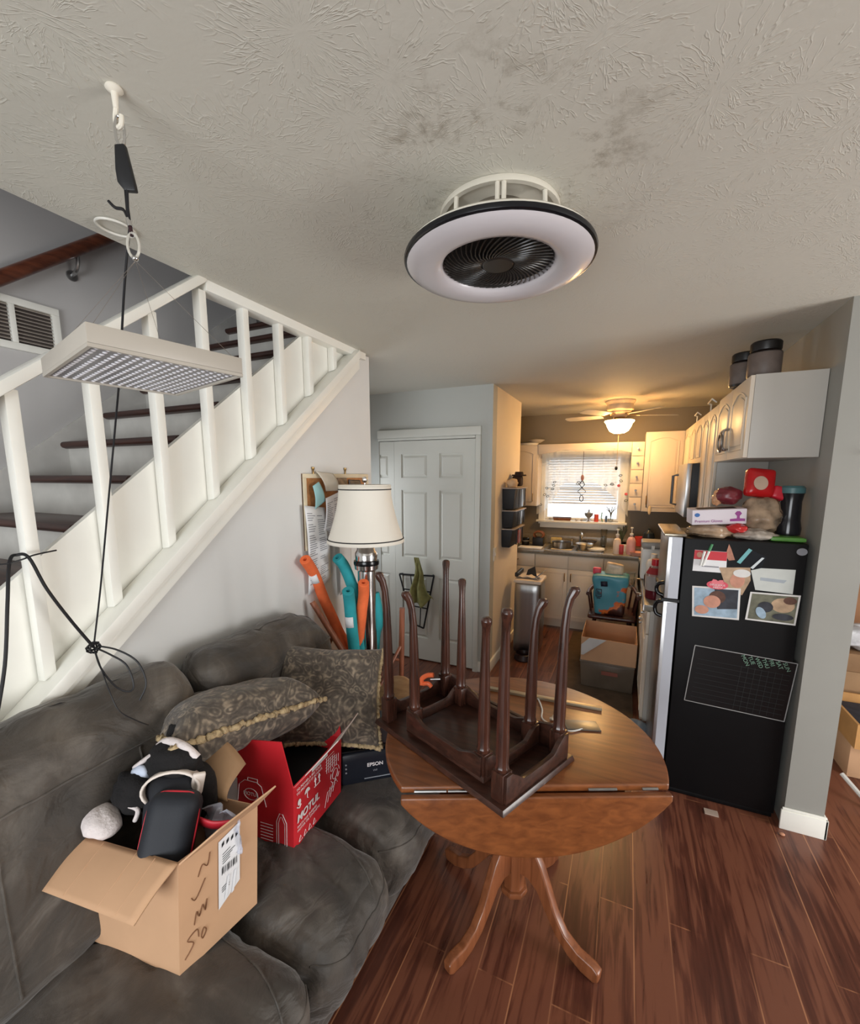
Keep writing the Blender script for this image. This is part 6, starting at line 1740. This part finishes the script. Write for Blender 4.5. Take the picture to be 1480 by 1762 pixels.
# scraps at the fridge foot
solo('paper_scrap', MB().box(.46, .52, 2.36, 2.40, .001, .006, None), mat('scrap_grey', (170, 150, 136), .7), 'small pale scrap on the floor in front of the fridge', 'scrap', (.49, 2.38, 0))
solo('dust_scrap', MB().ell((.775, 2.36, .006), (.012, .01, .006), 10, 6), mat('scrap_tan', (196, 140, 110), .7), 'tiny tan crumb on the floor at the column foot', 'crumb', (.775, 2.36, 0))
solo('wall_hook', MB().tube(bez([(.905, 2.419, 1.79), (.905, 2.395, 1.79), (.915, 2.385, 1.795), (.935, 2.385, 1.792)], 4), .003, 6), STEEL, 'small metal hook on the front of the column', 'hook', (.905, 2.41, 1.79))

# ================================================================ ceiling things
FX, FYC = -.37, 1.275
fl = thing('ring_fan_light', (FX, FYC, ZC), 'round white ceiling fan light with a black edge and caged base', 'fan')
FW = mat('fan_white', (220, 214, 200), .4, var=.05)
MB().lathe([(0, 0), (.16, 0), (.163, -.004), (.163, -.016), (.150, -.016), (.148, -.004), (0, -.004)], (FX, FYC, ZC - .0005), 48).build('ceiling_plate', FW, fl)
MB().lathe([(0, -.0045), (.085, -.0045), (.10, -.02), (.11, -.09), (0, -.09)], (FX, FYC, ZC), 36).build('motor', mat('motor_grey', (118, 110, 98), .6), fl)
for k in range(8):
    a = 2 * PI * k / 8 + .30
    for da in ((0,) if k % 2 else (-.05, .05)):
        c = V((FX + .156 * math.cos(a + da), FYC + .156 * math.sin(a + da), 0))
        MB().tube([c + V((0, 0, ZC - .017)), c + V((.004 * math.cos(a), .004 * math.sin(a), ZC - .098))], .006, 8).build('strut', FW, fl)
MB().lathe([(.155, -.098), (.20, -.098), (.245, -.104), (.256, -.112), (.256, -.117), (.155, -.117)], (FX, FYC, ZC), 64).build('upper_shell', FW, fl)
MB().lathe([(.256, -.1175), (.262, -.119), (.264, -.125), (.262, -.131), (.256, -.133), (.250, -.131)], (FX, FYC, ZC), 64).build('black_rim', mat('rim_black', (20, 21, 26), .2), fl)
DIFF = mat('milky_diffuser', (204, 199, 202), .22, var=.02)
MB().lathe([(.2555, -.1335), (.245, -.143), (.215, -.150), (.185, -.149), (.165, -.143), (.156, -.134), (.154, -.120)], (FX, FYC, ZC), 64).build('diffuser', DIFF, fl)
MB().lathe([(.1535, -.119), (.10, -.113), (.05, -.117), (0, -.118)], (FX, FYC, ZC), 48).build('dark_well', mat('well_black', (18, 16, 15), .5), fl)
GRL = mat('grille_black', (38, 33, 30), .3)
for k in range(48):
    a = 2 * PI * k / 48
    pts = [V((FX + r_ * math.cos(a + (r_ - .04) * 7.0), FYC + r_ * math.sin(a + (r_ - .04) * 7.0), ZC - .136 + .010 * ((r_ - .095) / .06) ** 2 - .004)) for r_ in (.046, .07, .095, .12, .14, .152)]
    MB().tube(pts, .0022, 5).build('grille_bar', GRL, fl)
MB().lathe([(0, -.137), (.04, -.137), (.046, -.132), (.046, -.122), (0, -.122)], (FX, FYC, ZC), 28).build('hub', GRL, fl)

# grow light on a cord from a ceiling hook
HX, HY = -.920, .596
hk = thing('ceiling_hook', (HX, HY, ZC), 'white swag hook screwed into the ceiling holding the grow light cord', 'hook')
IV = mat('ivory_hook', (226, 220, 206), .35)
MB().lathe([(0, 0), (.014, 0), (.015, -.003), (.012, -.006), (.006, -.009), (.0045, -.035), (0, -.036)], (HX - .001, HY, ZC - .0005), 20).build('rosette', IV, hk)
MB().tube(bez([(HX - .001, HY, ZC - .034), (HX - .006, HY, ZC - .05), (HX - .002, HY, ZC - .066), (HX + .010, HY, ZC - .064), (HX + .013, HY, ZC - .05)], 5), .0042, 8).build('hook', IV, hk)
hg = thing('rope_hanger', (HX, HY, 2.30), 'black ratchet rope hanger with carabiners between the ceiling hook and the grow light', 'hanger')
def loop(c, rx, rz, r, nm, m, yaw=0.6):
    MB().tube([V((c[0] + rx * math.cos(t) * math.cos(yaw), c[1] + rx * math.cos(t) * math.sin(yaw), c[2] + rz * math.sin(t))) for t in [2 * PI * k / 20 for k in range(20)]], r, 8, closed=True).build(nm, m, hg)
loop((HX + .004, HY, 2.345), .008, .026, .0026, 'carabiner', CHROME)
M = frame((HX + .006, HY, 2.283), (math.cos(.5), math.sin(.5), 0), (.12, 0, 1))
MB().prism([M @ V(q) for q in ((-.010, .036, -.006), (.008, .038, -.006), (.018, -.028, -.006), (.019, -.040, -.006), (-.002, -.040, -.006), (-.013, -.026, -.006), (-.014, -.005, -.006))], M.to_3x3() @ V((0, 0, .012))).build('ratchet', BLACK, hg, bev=.003)
MB().tube([(HX + .004, HY, 2.245), (HX + .003, HY, 2.19)], .0024, 6).build('rope', RUBBER, hg)
MB().tube([(HX + .009, HY, 2.245), (HX + .006, HY, 2.215), (HX + .008, HY, 2.185)], .0024, 6).build('rope', RUBBER, hg)
MB().tube(bez([(HX + .004, HY, 2.196), (HX - .008, HY, 2.214), (HX - .026, HY - .004, 2.22), (HX - .038, HY - .008, 2.232)], 5), .003, 6).build('rope_tail', RUBBER, hg)
MB().cyl((HX + .004, HY, 2.195), (HX + .008, HY, 2.180), .0048, n=10).build('ferrule', CHROME, hg)
MB().tube([(HX + .008, HY, 2.18), (HX + .010, HY, 2.163)], .0035, 6).build('rope_end', mat('maroon_cord', (46, 22, 28), .5), hg)
cbn = thing('carabiner', (HX + .012, HY, 2.15), 'clear oval clip hanging at the end of the black rope hanger', 'clip')
CLR = mat('clear_plastic', (210, 206, 196), .15, alpha=.6)
MB().tube([V((HX + .012 + .010 * math.cos(t), HY + .005 * math.cos(t), 2.146 + .022 * math.sin(t))) for t in [2 * PI * k / 20 for k in range(20)]], .0026, 8, closed=True).build('ring', CLR, cbn)
MB().ell((HX + .014, HY, 2.122), (.006, .006, .005), 10, 8).build('knob', CHROME, cbn)
gl = thing('grow_light', (-.90, .585, 1.90), 'flat silver grow light panel studded with tiny LEDs hanging under the ceiling', 'light')
PC = V((-.8985, .584, 1.90)); aL = math.atan2(.24, .05)
ex = V((.047, .242, 0)).normalized(); ey_ = V((-.318, .085, 0)).normalized()
hxL, hyL = .128, .164
def gp_(a, b, z): return PC + ex * a + ey_ * b + V((0, 0, z))
ALU = mat('anodised_white', (178, 171, 160), .4, var=.03)
MB().hexa([gp_(-hxL, -hyL, .003), gp_(hxL, -hyL, .003), gp_(hxL, hyL, .003), gp_(-hxL, hyL, .003)], [gp_(-hxL, -hyL, .033), gp_(hxL, -hyL, .033), gp_(hxL, hyL, .033), gp_(-hxL, hyL, .033)]).build('housing', ALU, gl, bev=.002)
fm_ = MB()
for a0_, a1_, b0_, b1_ in ((-hxL, hxL, -hyL, -hyL + .006), (-hxL, hxL, hyL - .006, hyL), (-hxL, -hxL + .006, -hyL + .006, hyL - .006), (hxL - .006, hxL, -hyL + .006, hyL - .006)):
    fm_.prism([gp_(a0_, b0_, -.003), gp_(a1_, b0_, -.003), gp_(a1_, b1_, -.003), gp_(a0_, b1_, -.003)], (0, 0, .0058))
fm_.build('lip', ALU, gl)
MB().prism([gp_(-hxL + .006, -hyL + .006, .0008), gp_(hxL - .006, -hyL + .006, .0008), gp_(hxL - .006, hyL - .006, .0008), gp_(-hxL + .006, hyL - .006, .0008)], (0, 0, .0018)).build('led_board', mat('led_board_grey', (122, 122, 128), .35), gl)
ld = MB()
for i in range(15):
    for j in range(17):
        c = gp_(-hxL + .016 + .01600 * i, -hyL + .018 + .0182 * j, .0008)
        ld.tube([c, c + V((0, 0, -.0012)), c + V((0, 0, -.0024))], [.0042, .0036, .0012], 6)
tag(ld.build('led_array', mat('led_lens', (226, 226, 232), .12, var=.02), gl), None, None, None, 'stuff')
for a_, b_ in ((-1, -1), (1, -1), (1, 1), (-1, 1)):
    MB().tube([V((HX + .014, HY, 2.118)), gp_(a_ * (hxL - .012), b_ * (hyL - .012), .033)], .0004, 4).build('wire', mat('thin_wire', (150, 140, 130), .3, .5), gl)

# power cord of the grow light and the cord knotted at the stair trim
cord = thing('power_cord', (-1.40, .60, 1.2), 'long black power cord running down from the ceiling hook and knotted at the stair trim', 'cord')
KN = V((-1.395, .685, 1.205))
MB().tube(bez([(HX + .008, HY, 2.185), (-.985, .618, 2.085), (-1.10, .661, 1.94), (-1.20, .70, 1.845), (-1.30, .71, 1.60), (-1.365, .705, 1.38), KN], 8), .0024, 8).build('hanging_cord', RUBBER, cord)
MB().tube(bez([KN, (-1.40, .64, 1.30), (-1.41, .60, 1.40), (-1.437, .583, 1.485), (-1.462, .57, 1.494), (-1.452, .548, 1.48), (-1.42, .52, 1.38), (-1.40, .49, 1.23), (-1.38, .45, 1.10)], 8), .0042, 8).build('draped_cord', RUBBER, cord)
MB().tube(bez([(-1.455, .52, 1.478), (-1.450, .54, 1.476), (-1.446, .57, 1.482), (-1.447, .60, 1.490), (-1.46, .655, 1.493)], 6), .0022, 6).build('twist_tie', RUBBER, cord)
MB().tube(bez([KN, (-1.345, .70, 1.185), (-1.30, .715, 1.155), (-1.275, .715, 1.10), (-1.275, .70, 1.085), (-1.29, .675, 1.11), (-1.33, .665, 1.16), KN + V((.004, .0, -.01))], 8), .0026, 8).build('loop', RUBBER, cord)
MB().tube(bez([KN + V((0, .01, 0)), (-1.335, .715, 1.195), (-1.28, .735, 1.16), (-1.25, .735, 1.10), (-1.255, .715, 1.055)], 8), .0026, 8).build('loop', RUBBER, cord)
MB().tube(bez([KN, (-1.33, .665, 1.16), (-1.28, .655, 1.10), (-1.255, .66, 1.05), (-1.235, .69, 1.01), (-1.225, .715, .985)], 8), .0018, 6).build('loose_end', RUBBER, cord)
k_ = MB()
pts = []
for k in range(40):
    t = k * .75
    pts.append(KN + V((.007 * math.sin(t * 1.3), .014 * math.cos(t) * (1 + .3 * math.sin(t * .37)), .013 * math.sin(t) * (1 + .4 * math.cos(t * .53)))))
k_.tube(pts, .0024, 6); k_.build('knot', RUBBER, cord)
rg_ = MB().tube([V((-1.40 + .040 * math.cos(t), .872 + .050 * math.sin(t), ZC - .006)) for t in [2 * PI * k / 30 for k in range(30)]], .0035, 8, closed=True)
solo('ceiling_ring', rg_, mat('ring_white', (214, 212, 204), .4), 'thin white ring fixed to the ceiling edge above the stair railing', 'ring', (-1.40, .885, ZC))

# ================================================================ room to the right of the column
def room_box(label, x0, x1, y0, y1, z0, z1, m=CARD, open_top=False):
    r = thing('cardboard_box', ((x0 + x1) / 2, (y0 + y1) / 2, z0), label, 'box')
    if open_top:
        b_ = [V((x0, y0, z0)), V((x1, y0, z0)), V((x1, y1, z0)), V((x0, y1, z0))]
        carton(r, b_, [v + V((0, 0, z1 - z0)) for v in b_], m, CARDIN, .012)
        MB().box(x0 + .03, x1 - .03, y0 + .03, y1 - .03, z0 + .02, z1 - .05).build('contents', mat('dark_contents', (46, 50, 62), .7, var=.4, scale=14), r)
    else:
        MB().box(x0, x1, y0, y1, z0, z1).build('carton', m, r, bev=.004)
        MB().box((x0 + x1) / 2 - .025, (x0 + x1) / 2 + .025, y0 - .001, y1, z1 - .0005, z1 + .0005).build('tape', mat('brown_tape', (150, 116, 80), .35), r)
    return r
WB = wood('wood_tray', (176, 128, 78), (206, 160, 104), 0, .5)
room_box('lowest brown carton right of the column, nearest the doorway edge', 1.24, 1.75, 3.02, 3.45, 0.001, .20)
ty = room_box('open tan box of dark things right of the column, on the lowest carton', 1.235, 1.75, 2.97, 3.42, .201, .345, mat('tan_box', (196, 146, 90), .6), True)
room_box('flat brown carton behind the open tan box in the side room', 1.17, 1.75, 3.48, 3.9, .001, .46, mat('carton_pale', (160, 126, 92), .75))
room_box('second flat carton stacked behind the open tan box in the side room', 1.17, 1.75, 3.48, 3.9, .461, .58, mat('carton_mid', (146, 112, 80), .75))
room_box('tall brown carton at the back of the side room', 1.12, 1.8, 3.95, 4.5, .001, 1.12, mat('carton_tall', (158, 112, 78), .75))
mb = MB().ell((1.40, 3.62, .665), (.19, .13, .08), 28, 18, lump=.4, seed=21, freq=2.6)
solo('plastic_bag', mb, mat('white_film', (206, 206, 210), .2, var=.25, scale=18), 'crumpled white plastic bag on the stacked cartons right of the column', 'bag', (1.40, 3.62, .585), ang=120)
mb = MB().rbox((1.42, 4.15, 1.19), (.14, .10, .065), .03, 8)
solo('fruit_bag', mb, mat('green_white_pack', (150, 160, 130), .5, var=.5, scale=12), 'green and white packet on top of the tall carton in the side room', 'packet', (1.42, 4.15, 1.125), ang=60)
solo('metal_tube', MB().tube([(1.155, 2.86, .10), (1.245, 2.72, .012)], .011, 8), mat('white_tube', (200, 198, 194), .4), 'slanted white metal tube on the floor right of the column', 'tube', (1.2, 2.8, 0))
